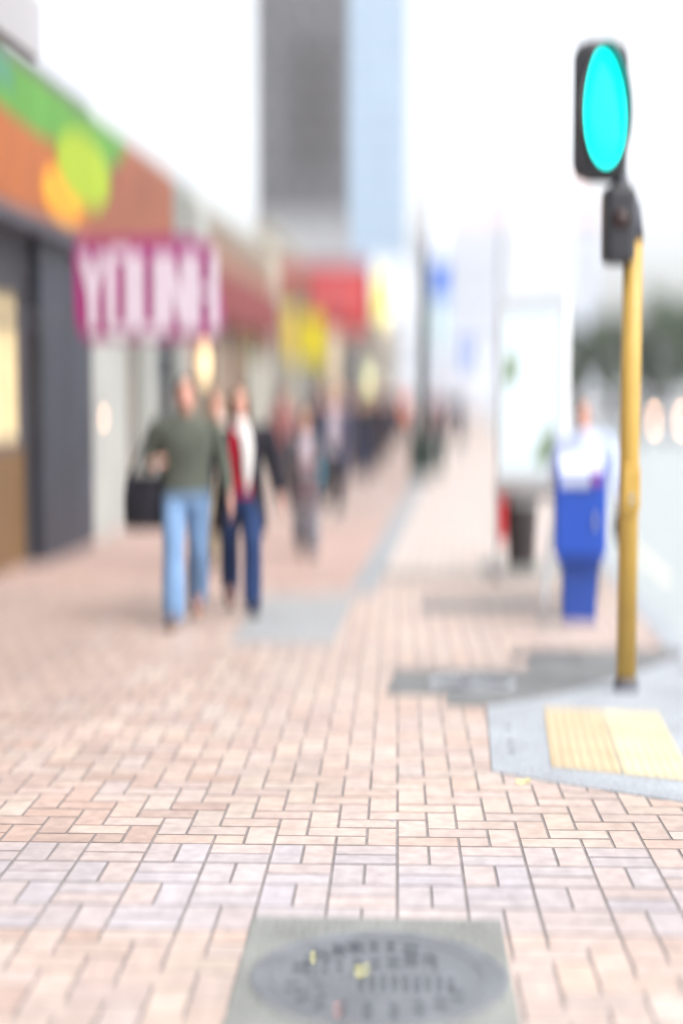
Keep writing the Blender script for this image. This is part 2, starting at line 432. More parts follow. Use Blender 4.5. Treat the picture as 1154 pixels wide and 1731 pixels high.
# relief of the cover: worn cast marks along an arc, across the middle and round the rim
b = MB()
def mark(b, cx, cy, w, h, rot, z0=.0186, z1=.0205, nm='recessed_mark', m='iron_dark'):
    b = MB()
    c, s = math.cos(rot), math.sin(rot)
    pts = [(-w/2, -h/2), (w/2, -h/2), (w/2*.8, h/2), (-w/2*.9, h/2)]
    b.prism([(cx+x*c-y*s, cy+x*s+y*c) for x, y in pts], z0, z1); b.build(nm, M[m], mh)
random.seed(3)
for i in range(8):
    t = R(165 - i*14 - random.uniform(-2, 2)); mark(b, .235*math.cos(t), .235*math.sin(t), random.uniform(.026, .052), random.uniform(.04, .075)*(1 if i < 5 else .6), t-math.pi/2+random.uniform(-.5, .5))
for i in range(7):
    mark(b, -.17+i*.053, .055+i*.012+random.uniform(-.008, .008), random.uniform(.022, .044), random.uniform(.025, .055), random.uniform(-.3, .6))
for i in range(9):
    mark(b, -.05+i*.032, -.06, .022, .045, 0)
for i in range(9):
    t = R(200+i*16); mark(b, .26*math.cos(t), .26*math.sin(t), .026, .044, t+math.pi/2)
for k, rr in enumerate((.30, .175)):
    n = 60; b = MB()
    for i in range(n):
        if k and i > 46: continue
        a0, a1 = 2*math.pi*i/n, 2*math.pi*(i+1)/n
        b.prism([(rr*math.cos(a0), rr*math.sin(a0)), ((rr+.012)*math.cos(a0), (rr+.012)*math.sin(a0)), ((rr+.012)*math.cos(a1), (rr+.012)*math.sin(a1)), (rr*math.cos(a1), rr*math.sin(a1))], .0185, .0225)
    b.build('raised_ring', M['iron'], mh)
for i in range(14):
    x = -.20+i*.03; mark(b, x, .005, .012, .03, .25, .0185, .022, 'raised_mark', 'iron')
for i in range(5): mark(b, -.16+i*.085, -.125, .05, .012, .1, .0185, .022, 'raised_mark', 'iron')
def leaf(name, x, y, s, rot, m, label, z=.024):
    b = MB(); n = 10; pts = []
    for i in range(n):
        t = 2*math.pi*i/n; r_ = s*(1 if i % 2 else .78); pts.append((r_*math.cos(t)*1.0, r_*math.sin(t)*.62))
    vs = [(p[0], p[1], z+.006*math.sin(i*1.7)) for i, p in enumerate(pts)] + [(p[0], p[1], z+.002+.006*math.sin(i*1.7)) for i, p in enumerate(pts)]
    b.add(vs, [tuple(range(n-1, -1, -1)), tuple(range(n, 2*n))] + [(i, (i+1) % n, (i+1) % n+n, i+n) for i in range(n)])
    o = b.build(name, m, loc=(x, y, 0), rotz=rot); tag(o, label, 'leaf' if 'leaf' in name else 'petal')
leaf('fallen_leaf', *gr(612, 1655), .026, .3, M['yleaf'], 'pale yellow leaf lying on the near manhole cover')
leaf('fallen_leaf', *gr(528, 1632), .014, 1.3, M['yleaf'], 'tiny yellow leaf scrap at the upper left of the near manhole')
leaf('fallen_leaf', *gr(884, 1327), .040, .2, M['yleaf'], 'yellow leaf on the bricks by the concrete ramp', .016)
leaf('fallen_petal', *gr(571, 1722), .013, .3, M['pink_gum'], 'small pink petal on the near edge of the manhole cover')
b = MB(); b.ell((0, 0, .013), (.011, .011, .003)); tag(b.build('chewing_gum', mat('old_gum', (.25, .27, .30), .8), loc=(*gr(663, 1393), 0), smooth=True), 'flat grey spot of gum on a brick ahead of the manhole', 'gum')
# second manhole
mc = gr(797, 1160)
m2 = thing('manhole', 'smaller round iron cover in a dark concrete apron left of the ramp', 'manhole', (*mc, 0), -PA)
def loc_pts(pxs, c, a):
    o = []
    for p in pxs:
        x, y = gr(*p); x -= c[0]; y -= c[1]; o.append((x*math.cos(-a) + y*math.sin(-a), -x*math.sin(-a) + y*math.cos(-a)))
    return o
b = MB(); b.prism(loc_pts([(659, 1180), (765, 1181), (768, 1197), (823, 1199), (930, 1182), (1050, 1150), (1120, 1125), (1120, 1098), (872, 1100), (882, 1133), (661, 1138)], mc, -PA), 0, .018)
b.build('concrete_apron', M['conc_dark'], m2)
b = MB(); b.lathe([(.262, .005), (.262, .020), (.25, .022), (.24, .022), (.238, .0195), (.001, .0195)], 48); b.build('iron_rim', M['steel'], m2)
b = MB(); b.lathe([(.215, .0192), (.215, .0203), (.001, .0203)], 48); b.build('recessed_disc', M['iron_dark'], m2)
b = MB()
for rr in (.19, .15, .11, .07, .03):
    n = 48; b = MB()
    for i in range(n):
        if i % 16 > 12: continue
        a0, a1 = 2*math.pi*i/n, 2*math.pi*(i+1)/n
        b.prism([(rr*math.cos(a0), rr*math.sin(a0)), ((rr+.018)*math.cos(a0), (rr+.018)*math.sin(a0)), ((rr+.018)*math.cos(a1), (rr+.018)*math.sin(a1)), (rr*math.cos(a1), rr*math.sin(a1))], .0200, .0235)
    b.build('raised_ring', M['steel'], m2)
# drain grate further on
dg_ = gr(925, 1112)
g = thing('drain_grate', 'dark slotted drain grate set in the apron behind the second manhole', 'drain', (*dg_, 0), -SA)
b = MB(); b.box(-.24, -.12, .012, .26, .14, .021); b.build('grate_frame', M['conc_dark'], g)
for i in range(11): b = MB(); b.box(-.21+i*.04, -.10, .021, -.19+i*.04, .12, .0245); b.build('grate_bar', M['black'], g)
slab('utility_slab', [gr(*p) for p in ((384, 1090), (560, 1092), (600, 1009), (452, 1010))], M['slab_grey'], .019, 'light grey rectangular concrete service slab in front of the woman')
slab('concrete_band', [gr(*p) for p in ((712, 1037), (950, 1028), (950, 1013), (712, 1017))], M['conc_dark'], .019, 'narrow grey concrete band across the bricks before the blue box')
slab('concrete_band', [st(-.76, 14.05), st(KU-.16, 14.05), st(KU-.16, 14.45), st(-.76, 14.45)], M['conc'], .019, 'grey concrete band crossing the footpath under the notice board')
slab('bin_plinth', [st(.15, 14.47), st(.95, 14.47), st(.95, 15.4), st(.15, 15.4)], M['conc'], .022, 'square concrete plinth below the dark litter bin')
slab('small_cover', [gr(*p) for p in ((905, 1052), (948, 1050), (946, 1060), (903, 1062))], M['conc'], .019, 'little grey service cover left of the blue box')
# concrete ramp with tactile pavers
rp = [gr(822, 1199), gr(830, 1309), gr(925, 1326), gr(1154, 1362), st(KU-.16, 5.75), st(KU-.16, 9.8), gr(1050, 1150), gr(930, 1182)]
rc = gr(960, 1260)
rt = thing('kerb_ramp', 'pale concrete kerb ramp with yellow tactile pavers at the yellow pole', 'ramp', (*rc, 0), 0)
b = MB(); b.prism([(p[0]-rc[0], p[1]-rc[1]) for p in rp], 0, .020)
o = b.build('ramp_slab', M['conc_light'], rt); bv = o.modifiers.new('b', 'BEVEL'); bv.width = .006; bv.segments = 2; bv.limit_method = 'ANGLE'
def paver(p4, m, nm):
    q = [gr(*p) for p in p4]; q = [(a-rc[0], c-rc[1]) for a, c in q]
    b = MB(); b.prism(q, .018, .0245)
    for i in range(7):
        for j in range(7):
            s_, t_ = (i+.5)/7, (j+.5)/7
            x = (q[0][0]*(1-s_)+q[1][0]*s_)*(1-t_) + (q[3][0]*(1-s_)+q[2][0]*s_)*t_
            y = (q[0][1]*(1-s_)+q[1][1]*s_)*(1-t_) + (q[3][1]*(1-s_)+q[2][1]*s_)*t_
            b.lathe([(.016, .024), (.012, .0285)], 8, (x, y, 0))
    b.build(nm, m, rt)
def lerp(a, c, t): return (a[0]*(1-t)+c[0]*t, a[1]*(1-t)+c[1]*t)
TL, TR, BR, BL = (917, 1203), (1112, 1212), (1175, 1330), (930, 1304)
for i in range(2):
    for j in range(3):
        def g_(s_, t_): return lerp(lerp(TL, TR, s_), lerp(BL, BR, s_), t_)
        e = .006
        p4 = [g_(i/2+e, (j+1)/3-e), g_((i+1)/2-e, (j+1)/3-e), g_((i+1)/2-e, j/3+e), g_(i/2+e, j/3+e)]
        paver(p4, M['tactile_worn'] if (i == 1) else M['tactile'], 'tactile_paver')
b = MB()
for (px, py) in ((858, 1236), (862, 1262), (864, 1277)):
    x, y = gr(px, py); b.lathe([(.022, .019), (.020, .0235)], 12, (x-rc[0], y-rc[1], 0))
b.build('lifting_dimple', M['conc_dark'], rt)
# road markings
for k in range(14):
    structure(quad('lane_line', M['paint'], 5.2, 12+k*9, 5.32, 15+k*9, -.116), 'white dash of the broken lane line on the road')
structure(quad('edge_line', M['paint'], KU+.45, 15, KU+.57, 120, -.116), 'white line along the road edge')

# ------------------------------------------------------------------ street furniture
# yellow signal pole with its heads
px, py = gr(1057, 1172)
tl = thing('traffic_light', 'yellow pole with black traffic light glowing green at the top, beside the ramp', 'traffic light', (px, py, 0), 0)
topz = 2.62
b = MB(); b.tube([(0, 0, .018), (0, 0, 1.4), (.004, 0, topz)], [.056, .055, .054], 24); b.build('pole', M['yellow'], tl, smooth=True)
b = MB(); b.lathe([(.075, .018), (.075, .05), (.060, .075), (.058, .09)], 24); b.build('base_collar', M['darkgrey'], tl, smooth=False)
b = MB(); b.tube([(.004, 0, topz-.06), (-.015, 0, 2.75), (-.08, 0, 2.9), (-.14, 0, 3.5)], [.06, .055, .045, .035], 20); b.build('mast_top', M['darkgrey'], tl, smooth=True)
hd = MB(); hd.bbox(-.235, -.10, 2.50+.02, .035, .10, 3.58, .03)
# main housing
def sig(x0, x1, z0, z1, lens, lit, yf=-.12):
    pass
hb = MB(); hb.bbox(-.345, -.17, 2.87, -.055, .02, 3.64, .085); hb.build('signal_housing', M['black'], tl)
hb = MB(); hb.bbox(-.175, -.16, 2.42, -.01, .03, 2.855, .04); hb.build('pedestrian_housing', M['black'], tl)
def obround(w_, h_, n=20, cx=-.195, cz=3.255, tilt=R(3)):
    pts = []
    for k in range(2*n):
        t = math.pi*k/n; x_, z_ = w_*math.cos(t)*(1 - .10*math.sin(t)), h_*math.sin(t)
        pts.append((cx + x_*math.cos(tilt) - z_*math.sin(tilt), cz + z_*math.cos(tilt) + x_*math.sin(tilt)))
    return pts
def ring_loft(b, rings):
    n = len(rings[0][0]); vs = []
    for pts, yy in rings: vs += [(p[0], yy, p[1]) for p in pts]
    fs = []
    for i in range(len(rings)-1):
        for k in range(n): fs.append((i*n+k, i*n+(k+1) % n, (i+1)*n+(k+1) % n, (i+1)*n+k))
    fs.append(tuple(range(n-1, -1, -1))); fs.append(tuple(range((len(rings)-1)*n, len(rings)*n)))
    b.add(vs, fs)
b = MB(); ring_loft(b, [(obround(.116, .315), -.168), (obround(.114, .312), -.180), (obround(.095, .285), -.193), (obround(.052, .20), -.202)])
b.build('signal_lens', M['green_lamp'], tl, smooth=True)
b = MB(); o_, i_ = obround(.134, .335), obround(.123, .323); n = len(o_); vs = []
for pts, sgn in ((o_, 1), (i_, 1)):
    for p in pts: vs.append((p[0], -.16, p[1]))
    for p in pts: vs.append((p[0], -.16 - .03 - .13*max(0, min(1, (p[1]-2.96)/.55)), p[1]))
fs = []
for k in range(n):
    k2 = (k+1) % n; fs += [(k, k2, n+k2, n+k), (2*n+k2, 2*n+k, 3*n+k, 3*n+k2), (n+k, n+k2, 3*n+k2, 3*n+k), (k2, k, 2*n+k, 2*n+k2)]
b.add(vs, fs); b.build('visor', M['black'], tl)
b = MB(); b.lathe([(.055, 0), (.04, .015), (.001, .02)], 20); o = b.build('signal_lens', M['lens_red'], tl, smooth=True, loc=(-.095, -.161, 2.66)); o.rotation_euler = (math.pi/2, 0, 0)
b = MB(); b.bbox(-.05, -.09, 1.05, .05, -.045, 1.30, .012); b.build('push_button_box', M['yellow'], tl)
b = MB(); b.lathe([(.02, 0), (.016, .01)], 16); o = b.build('push_button', M['steel'], tl, loc=(0, -.09, 1.12)); o.rotation_euler = (math.pi/2, 0, 0)

# blue box on a plinth
x, y = gr(981, 1055)
bx = thing('mail_box', 'bright blue mail box on a narrower blue plinth, left of the yellow pole', 'mail box', (x, y+.12, 0), R(-6))
b = MB(); b.bbox(-.122, -.12, .015, .122, .12, .43, .012); b.build('plinth', M['blue_dark'], bx)
b = MB(); b.bbox(-.155, -.15, .43, .155, .15, .50, .01); b.build('collar', M['blue_dark'], bx)
b = MB(); b.yprism([(-.20, .50), (.18, .50), (.18, 1.18), (.10, 1.26), (-.06, 1.27), (-.20, 1.14)], -.185, .185)
o = b.build('cabinet', M['blue'], bx); bv = o.modifiers.new('b', 'BEVEL'); bv.width = .02; bv.segments = 3
b = MB(); b.box(-.15, -.2035, .56, .15, -.2005, 1.0); o = b.build('door', M['blue'], bx); b = MB(); b.bbox(.09, -.225, .74, .115, -.2035, .82, .004); b.build('handle', M['steel'], o)
# sloping top with pale notice and purple print
sl = MB(); sl.add([(-.145, -.204, 1.07), (.09, -.204, 1.07), (.09, -.204, 1.137), (-.145, -.204, 1.137)], [(0, 1, 2, 3)]); 
b = MB(); b.box(-.15, -.206, 1.045, .06, -.2025, 1.135); b.build('notice', M['label'], bx)
b = MB(); b.box(-.13, -.2045, .70, .13, -.2036, .705); b.build('seam', M['blue_dark'], bx)
b = MB(); b.bbox(-.11, -.212, 1.015, .11, -.2005, 1.032, .003); b.build('slot', M['black'], bx)
b = MB(); b.box(.065, -.206, 1.06, .155, -.2025, 1.135); b.build('printed_mark', M['purple'], bx)
b = MB(); d = Vector((0, .14, .13)).normalized(); nrm = Vector((0, -d.z, d.y))
p0 = Vector((0, -.20, 1.14))
def slp(s_, t_, o_): q = p0 + d*t_ + nrm*o_; return (s_, q.y, q.z)
b.add([slp(-.165, .02, .001), slp(.165, .02, .001), slp(.165, .17, .001), slp(-.165, .17, .001), slp(-.165, .02, .004), slp(.165, .02, .004), slp(.165, .17, .004), slp(-.165, .17, .004)], [(0, 3, 2, 1), (4, 5, 6, 7), (0, 1, 5, 4), (1, 2, 6, 5), (2, 3, 7, 6), (3, 0, 4, 7)])
b.build('letter_flap', M['label'], bx)

# notice board on legs
a0 = gr(838, 982); a1 = gr(918, 1026)
A = Vector((a0[0], a0[1], 0)); Bv = Vector(((957-577)/F*13.35, 13.35, 0)); mid = (A+Bv)/2; dirv = (Bv-A); ln = dirv.length; rz = math.atan2(dirv.y, dirv.x)
nb = thing('notice_board', 'tall pale blue poster cabinet on thin grey legs behind the blue box', 'notice board', mid, rz)
h = ln/2
b = MB(); b.bbox(-h+.02, -.045, .86, h, .045, 2.52, .015); b.build('cabinet', M['white'], nb)
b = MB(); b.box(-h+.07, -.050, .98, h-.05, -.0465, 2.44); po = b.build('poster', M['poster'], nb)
b = MB(); b.xprism([(-h+.09, 1.80), (-h+.24, 1.84), (-h+.30, 2.0), (-h+.14, 2.06)], -.0535, -.0505); b.build('print', M['poster_green'], po); b = MB(); b.xprism([(h-.34, 1.08), (h-.08, 1.12), (h-.10, 1.42), (h-.22, 1.34)], -.0535, -.0505); b.build('print', M['poster_green'], po)
b = MB(); b.bbox(-h, -.05, .78, h+.02, .05, .86, .01); b.build('bottom_rail', M['steel'], nb)
b = MB(); b.tube([(-h, 0, .02), (-h, 0, 2.4)], .014, 12); b.build('leg', M['steel'], nb)
lq = Matrix.Rotation(-rz, 3, 'Z') @ (Vector((a1[0], a1[1], 0))-mid)
b = MB(); b.tube([(lq.x, lq.y, .02), ((lq.x+h)/2-.02, lq.y*.55, .45), (h-.05, -.02, .80)], [.02, .024, .024], 12); b.build('leg', M['steel'], nb)
b = MB(); b.lathe([(.05, .017), (.045, .06), (.02, .09)], 20, (-h, 0, 0)); b.build('foot', M['darkgrey'], nb)

# litter bin behind it
lb = thing('litter_bin', 'dark brown litter bin with a red side panel and grey lid, under the notice board', 'litter bin', P3(.56, 14.95, .022), -SA)
b = MB(); b.loft([((0, 0, .0), (.12, 0, 0), (0, .13, 0)), ((0, 0, .05), (.125, 0, 0), (0, .135, 0)), ((0, 0, .64), (.15, 0, 0), (0, .16, 0))], 4 if False else 20); b.build('body', M['brown_bin'], lb)
b = MB(); b.loft([((0, 0, .64), (.155, 0, 0), (0, .165, 0)), ((0, 0, .80), (.165, 0, 0), (0, .175, 0)), ((0, 0, .86), (.12, 0, 0), (0, .13, 0))], 20); b.build('lid', M['steel'], lb)
b = MB(); b.bbox(-.225, -.11, .25, -.145, .11, .72, .01); b.build('side_panel', M['red'], lb)

# green lamp post with bin-like base and banners
x, y = gr(720, 803)
lp = thing('lamp_post', 'tall dark green lamp post with blue and white banners on the far footpath', 'lamp post', (x-.07, y+.1, 0), -SA)
b = MB(); b.tube([(0, 0, .02), (0, 0, 1.0), (0, 0, 3.5), (0, 0, 4.8)], [.115, .11, .095, .085], 20); b.build('post', M['pole_green'], lp, smooth=True)
b = MB(); b.lathe([(.20, .015), (.20, .12), (.15, .2), (.14, .85), (.12, .95)], 20); b.build('base', M['pole_green'], lp)
b = MB(); b.tube([(0, 0, 4.8), (0, 0, 8.2)], [.08, .05], 16); b.build('upper_post', M['white'], lp, smooth=True)
b = MB(); b.tube([(0, 0, 8.1), (.3, 0, 8.5), (.9, 0, 8.6)], [.05, .04, .03], 10); b.build('arm', M['white'], lp, smooth=True)
b = MB(); b.bbox(.75, -.12, 8.52, 1.3, .12, 8.64, .03); b.build('lantern', M['white'], lp)
for nm, z0, z1, m in (('banner', 4.55, 6.3, 'flag_white'), ('banner', 3.75, 4.54, 'flag_blue'), ('banner', 2.75, 3.74, 'flag_teal')):
    b = MB(); n = 8
    pts = [(.12+.48*i/n, .02*math.sin(i*1.1)) for i in range(n+1)]
    vs = []; fs = []
    for q in pts: vs += [(q[0], q[1]-.004, z0), (q[0], q[1]-.004, z1), (q[0], q[1]+.004, z1), (q[0], q[1]+.004, z0)]
    for i in range(n):
        for k in range(4): fs.append((i*4+k, i*4+(k+1) % 4, i*4+4+(k+1) % 4, i*4+4+k))
    fs += [(0, 1, 2, 3), (n*4, n*4+3, n*4+2, n*4+1)]
    b.add(vs, fs); b.build(nm, M[m], lp)
def street_bin(x, y, w, h, label):
    t = thing('street_bin', label, 'bin', (x, y, .01), -SA, 'green bins by the lamp post')
    b = MB(); b.bbox(-w/2, -w/2, .03, w/2, w/2, h-.14, .03); b.build('body', M['bin_green'], t)
    b = MB(); b.bbox(-w/2-.02, -w/2-.02, h-.14, w/2+.02, w/2+.02, h-.02, .03); b.build('lid', M['bin_green'], t)
    b = MB(); b.bbox(-w*.3, -w/2-.035, h-.32, w*.3, -w/2-.0, h-.2, .01); b.build('opening', M['black'], t)
q = gr(713, 806); street_bin(q[0]-.02, q[1]+.02-.35, .50, 1.0, 'wide dark green bin standing before the lamp post')
q = gr(745, 799); street_bin(q[0], q[1]+.1, .20, .92, 'slim dark green bin right of the lamp post')
# thin white pole far on the right of the footpath
for k, (v, u) in enumerate(((42, .05), (58, .8), (74, .8))):
    t = thing('sign_post', ['slim white sign post just beyond the green lamp post', 'slim white sign post by the kerb farther on', 'slim white sign post farthest along the kerb'][k], 'sign post', P3(u, v, 0), -SA, 'white sign posts along the kerb')
    b = MB(); b.tube([(0, 0, .004), (0, 0, 3.2)], .035, 12); b.build('post', M['white'], t, smooth=True)
    b = MB(); b.bbox(-.22, -.03, 2.5, .22, -.0, 3.15, .01); b.build('sign_plate', M['flag_white'] if k else M['flag_blue'], t)

# ------------------------------------------------------------------ shops on the left
FU = -4.3
def shop(name, label, v0, v1, h, wall, bays, riser=.5, trim='cream_frame', top=3.4, glass='glass', cornice=True, depth=9):
    """shop front along the street from v0 to v1; the local x axis points away from the street, bays: (start, end, kind)"""
    t = thing(name, label, 'shop', P3(FU, v0, 0), -SA)
    L = v1-v0; b = MB()
    # wall: piers between openings, band above, body behind
    edges = sorted([(a, c) for a, c, k in bays]); cur = 0
    for a, c in edges:
        if a > cur: b.box(-.45, cur, -.1, 0, a, top)
        cur = c
    if cur < L: b.box(-.45, cur, -.1, 0, L, top)
    b.box(-.45, 0, top, 0, L, h)
    b.box(-depth, 0, -.1, -.452, L, h-.05)
    b.build('wall', wall, t)
    if cornice:
        b = MB(); b.box(-.2, 0, h, .12, L, h+.12); b.box(0.001, 0, h-.14, .06, L, h-.002); b.build('cornice', M[trim], t)
    for a, c, k in bays:
        if k[0] == 'w':
            rs = riser
            b = MB(); b.box(-.40, a, -.05, -.06, c, rs); b.build('stall_riser', M['plaster'] if k != 'wl' else M['wood'], t)
            fb = MB(); fb.box(-.16, a, rs, -.05, a+.06, top-.002); fb.box(-.16, c-.06, rs, -.05, c, top-.002); fb.box(-.16, a+.061, rs+.002, -.05, c-.061, rs+.07); fb.box(-.16, a+.061, top-.09, -.05, c-.061, top-.003)
            n = max(1, int((c-a)/1.4))
            for i in range(1, n): yy = a+(c-a)*i/n; fb.box(-.15, yy-.025, rs+.071, -.06, yy+.025, top-.091)
            fb.box(-.148, a+.061, 2.4, -.062, c-.061, 2.46)
            w_ = fb.build('window', M[trim], t)
            b = MB(); b.box(-.125, a+.061, rs+.071, -.105, c-.061, top-.092); b.build('pane', M['lit'] if k == 'wl' else M[glass], w_)
        else:
            b = MB(); b.box(-.30, a+.08, .02, -.24, c-.08, 2.4); dr = b.build('door', M['wood'], t)
            b = MB(); b.box(-.238, a+.22, .9, -.23, c-.22, 2.2); b.build('pane', M['glass_brown'], dr)
            b = MB(); b.tube([(-.19, c-.16, .95), (-.19, c-.16, 1.25)], .015, 8); b.build('handle', M['steel'], dr)
            b = MB(); b.box(-.32, a, .0, -.12, a+.078, top-.002); b.box(-.32, c-.078, 0, -.12, c, top-.002); b.box(-.32, a+.079, 2.42, -.12, c-.079, 2.52); b.build('door_frame', M[trim], t)
            b = MB(); b.box(-.27, a+.08, 2.52, -.25, c-.08, top-.004); b.build('transom', M['glass_brown'], t)
    return t
s0 = shop('corner_shop', 'tall grey building nearest the viewer on the left, before the lit shop', 6.0, 12.6, 6.6, M['greywall'], [(.6, 6.2, 'w')])
s1 = shop('lit_shop', 'dark fronted shop with a warm lit window at the far left', 12.6, 17.0, 4.8, M['plaster'], [(.25, 2.3, 'wl')], riser=1.2, trim='darkgrey', top=2.75)
b = MB(); b.box(-4, .0, 4.93, -.25, 2.5, 7.4); b.build('upper_storey', M['greywall'], s1)
b = MB(); b.bbox(.002, 2.32, -.05, .12, 4.39, 3.36, .02)
b.build('pillar', M['pillar'], s1)
b = MB(); b.box(.002, 2.55, -.04, .42, 4.46, .16) if False else None
b = MB(); b.box(.121, 3.27, .3, .124, 3.29, 3.2); b.build('tile_joint', M['black'], s1)
s2 = shop('stone_shop', 'pale grey stone shop front behind the man in the olive sweater', 17.0, 23.6, 4.75, M['stone'], [(2.3, 3.6, 'd'), (4.2, 6.2, 'w')], trim='stone')
s3 = shop('brown_shop', 'brown rendered shop front behind the woman in black', 23.6, 33.5, 4.7, M['brownwall'], [(.5, 3.2, 'w'), (3.8, 5.2, 'd'), (5.8, 9.2, 'w')], glass='glass_brown')
b = MB(); b.box(.065, .3, 2.95, .22, 9.6, 3.85); b.build('fascia', mat('maroon_fascia', (.20, .04, .04), .8, .12, 1), s3)
s4 = shop('beige_shop', 'beige shop front under the red sign board', 33.5, 47, 5.3, M['beige'], [(.6, 4.2, 'w'), (5, 6.4, 'd'), (7.2, 12.6, 'w')], glass='glass_brown')
s5 = shop('grey_shop', 'grey shop front beyond the round yellow sign', 47, 64, 5.2, M['greywall'], [(.6, 5.2, 'w'), (6, 7.4, 'd'), (8.2, 15.6, 'w')])
s6 = shop('far_shop', 'farthest low beige shop at the end of the footpath', 64, 96, 6.2, M['beige'], [(1, 8, 'w'), (10, 12, 'd'), (14, 30, 'w')])
# fruit coloured parapet sign over the first shop
sg = thing('parapet_sign', 'big orange sign board with green and lime shapes above the lit shop', 'sign', P3(FU+.03, 12.3, 3.42), -SA)
L = 8.9; H = 1.30
b = MB(); b.box(0, .0, -.05, .22, L, H); b.build('board', M['orange_red'], sg)
def face(name, pts, m, off): b = MB(); b.yprism(pts, .2205+off, .2245+off); b.build(name, M[m], sg)
def disc(cy, cz, ry, rz_, n=24): return [(cy+ry*math.cos(2*math.pi*i/n), cz+rz_*math.sin(2*math.pi*i/n)) for i in range(n)]
face('orange_field', [(0.02, .0), (3.9, .0), (4.4, .5), (3.4, 1.0), (0.02, .95)], 'orange', 0)
face('green_field', [(0.02, .85), (2.1, .74), (5.0, .84), (5.8, 1.1), (6.0, H-.02), (.02, H-.02)], 'green', .004)
face('teal_field', [(.02, .98), (1.4, 1.0), (1.2, H-.05), (.02, H-.05)], 'green_blue', .008)
face('lime_fruit', disc(3.9, .66, 1.15, .38), 'lime', .012)
face('amber_fruit', disc(3.0, .28, .8, .26), 'amber', .008)
b = MB(); b.box(-.05, -.1, -.16, .30, L+.1, -.051); b.build('lower_ledge', M['darkgrey'], sg)
# front end face of the board, seen by the walker
b = MB(); b.box(.02, -.006, 0, .20, -.002, H-.02); b.build('end_panel', M['green'], sg)
# pale vertical panel at the end of the sign
b = MB(); b.bbox(0, 0, 2.9, .5, .9, 4.35, .03); o = b.build('wall_panel', M['stone'], loc=P3(FU+.02, 21.7, 0), rotz=-SA); tag(o, 'pale grey upright panel at the far end of the orange sign', 'panel')

# magenta hanging sign with white letters
ps = thing('hanging_sign', 'magenta hanging sign with tall white letters beside the orange sign', 'sign', at(252, 572, 14.75), -SA*.5); ps.scale = (.775, .775, .775)
W2 = .90; Hs = 1.18
b = MB(); b.xprism([(-W2-.0, .16), (-W2+.12, -.02), (W2-.1, -.02), (W2+.05, .2), (W2-.10, Hs-.05), (W2-.35, Hs+.06), (-W2+.05, Hs+.04), (-W2-.03, Hs-.1)], -.06, .06); b.build('board', M['magenta'], ps)
# condensed white capitals, made as strokes
def stroke(b, x0, z0, x1, z1, w_): 
    d = Vector((x1-x0, z1-z0)).normalized(); n_ = Vector((-d.y, d.x))*w_/2
    b.xprism([(x0+n_.x, z0+n_.y), (x0-n_.x, z0-n_.y), (x1-n_.x, z1-n_.y), (x1+n_.x, z1+n_.y)], -.085, -.0605)
z0, z1, sw = .09, 1.04, .118
lets = [[(0, 1, .5, .45), (1, 1, .5, .45), (.5, .5, .5, 0)], [(0, 0, 0, 1), (1, 0, 1, 1), (0, 1, 1, 1), (0, 0, 1, 0)], [(0, 0, 0, 1), (1, 0, 1, 1), (0, 0, 1, 0)], [(0, 0, 0, 1), (0, 1, 1, 0), (1, 0, 1, 1)], [(0, 0, 0, 1), (1, 0, 1, 1), (0, .5, 1, .5)]]
x = -.80; cw = .235
for li in lets:
    b = MB()
    for k, (a, c, d_, e) in enumerate(li):
        # each stroke sits 1 mm proud of the one before
        xx0, xx1 = x+a*cw, x+d_*cw; zz0, zz1 = z0+c*(z1-z0), z0+e*(z1-z0)
        d = Vector((xx1-xx0, zz1-zz0)).normalized(); n_ = Vector((-d.y, d.x))*sw/2
        b.xprism([(xx0+n_.x, zz0+n_.y), (xx0-n_.x, zz0-n_.y), (xx1-n_.x, zz1-n_.y), (xx1+n_.x, zz1+n_.y)], -.080-.0015*k, -.0605)
    b.build('letter', M['pinkwhite'], ps); x += cw+.112
for zz in (.25, .95): b = MB(); b.tube([(-W2+.02, 0, zz), (-W2-.75, 0, zz)], .022, 8); b.build('bracket', M['darkgrey'], ps)
# verandahs over the footpath
def verandah(label, v0, v1, out_, z, m, fascia, fm, posts=True):
    t = thing('verandah', label, 'verandah', P3(FU, v0, 0), -SA, 'shop verandahs over the footpath'); L = v1-v0
    b = MB(); b.box(.13, 0, z, out_, L, z+.14); b.build('roof', M[m], t)
    b = MB(); b.box(out_+.001, 0, z-.12, out_+.06, L, z-.12+fascia); b.box(.13, -.06, z-.12, out_+.06, -.001, z-.12+fascia); b.build('fascia', M[fm], t)
    n = int(L/3)
    for i in range(n+1): b = MB(); yy = .2+(L-.4)*i/max(1, n); b.tube([(.02, yy, z+1.1), (out_-.3, yy, z+.15)], .015, 8); b.build('tie_rod', M['darkgrey'], t)
verandah('grey verandah added for shade, its end at the upper left corner before the orange sign', 2.0, 9.5, 1.6, 3.9, 'greywall', .35, 'greywall')  # added to shade the near left paving; its end fills the grey corner
verandah('beige verandah behind the red sign board', 39.6, 46.6, 2.0, 3.35, 'beige', .5, 'beige')
verandah('grey verandah farthest along the shops', 47.4, 63, 2.0, 3.3, 'greywall', .5, 'greywall')
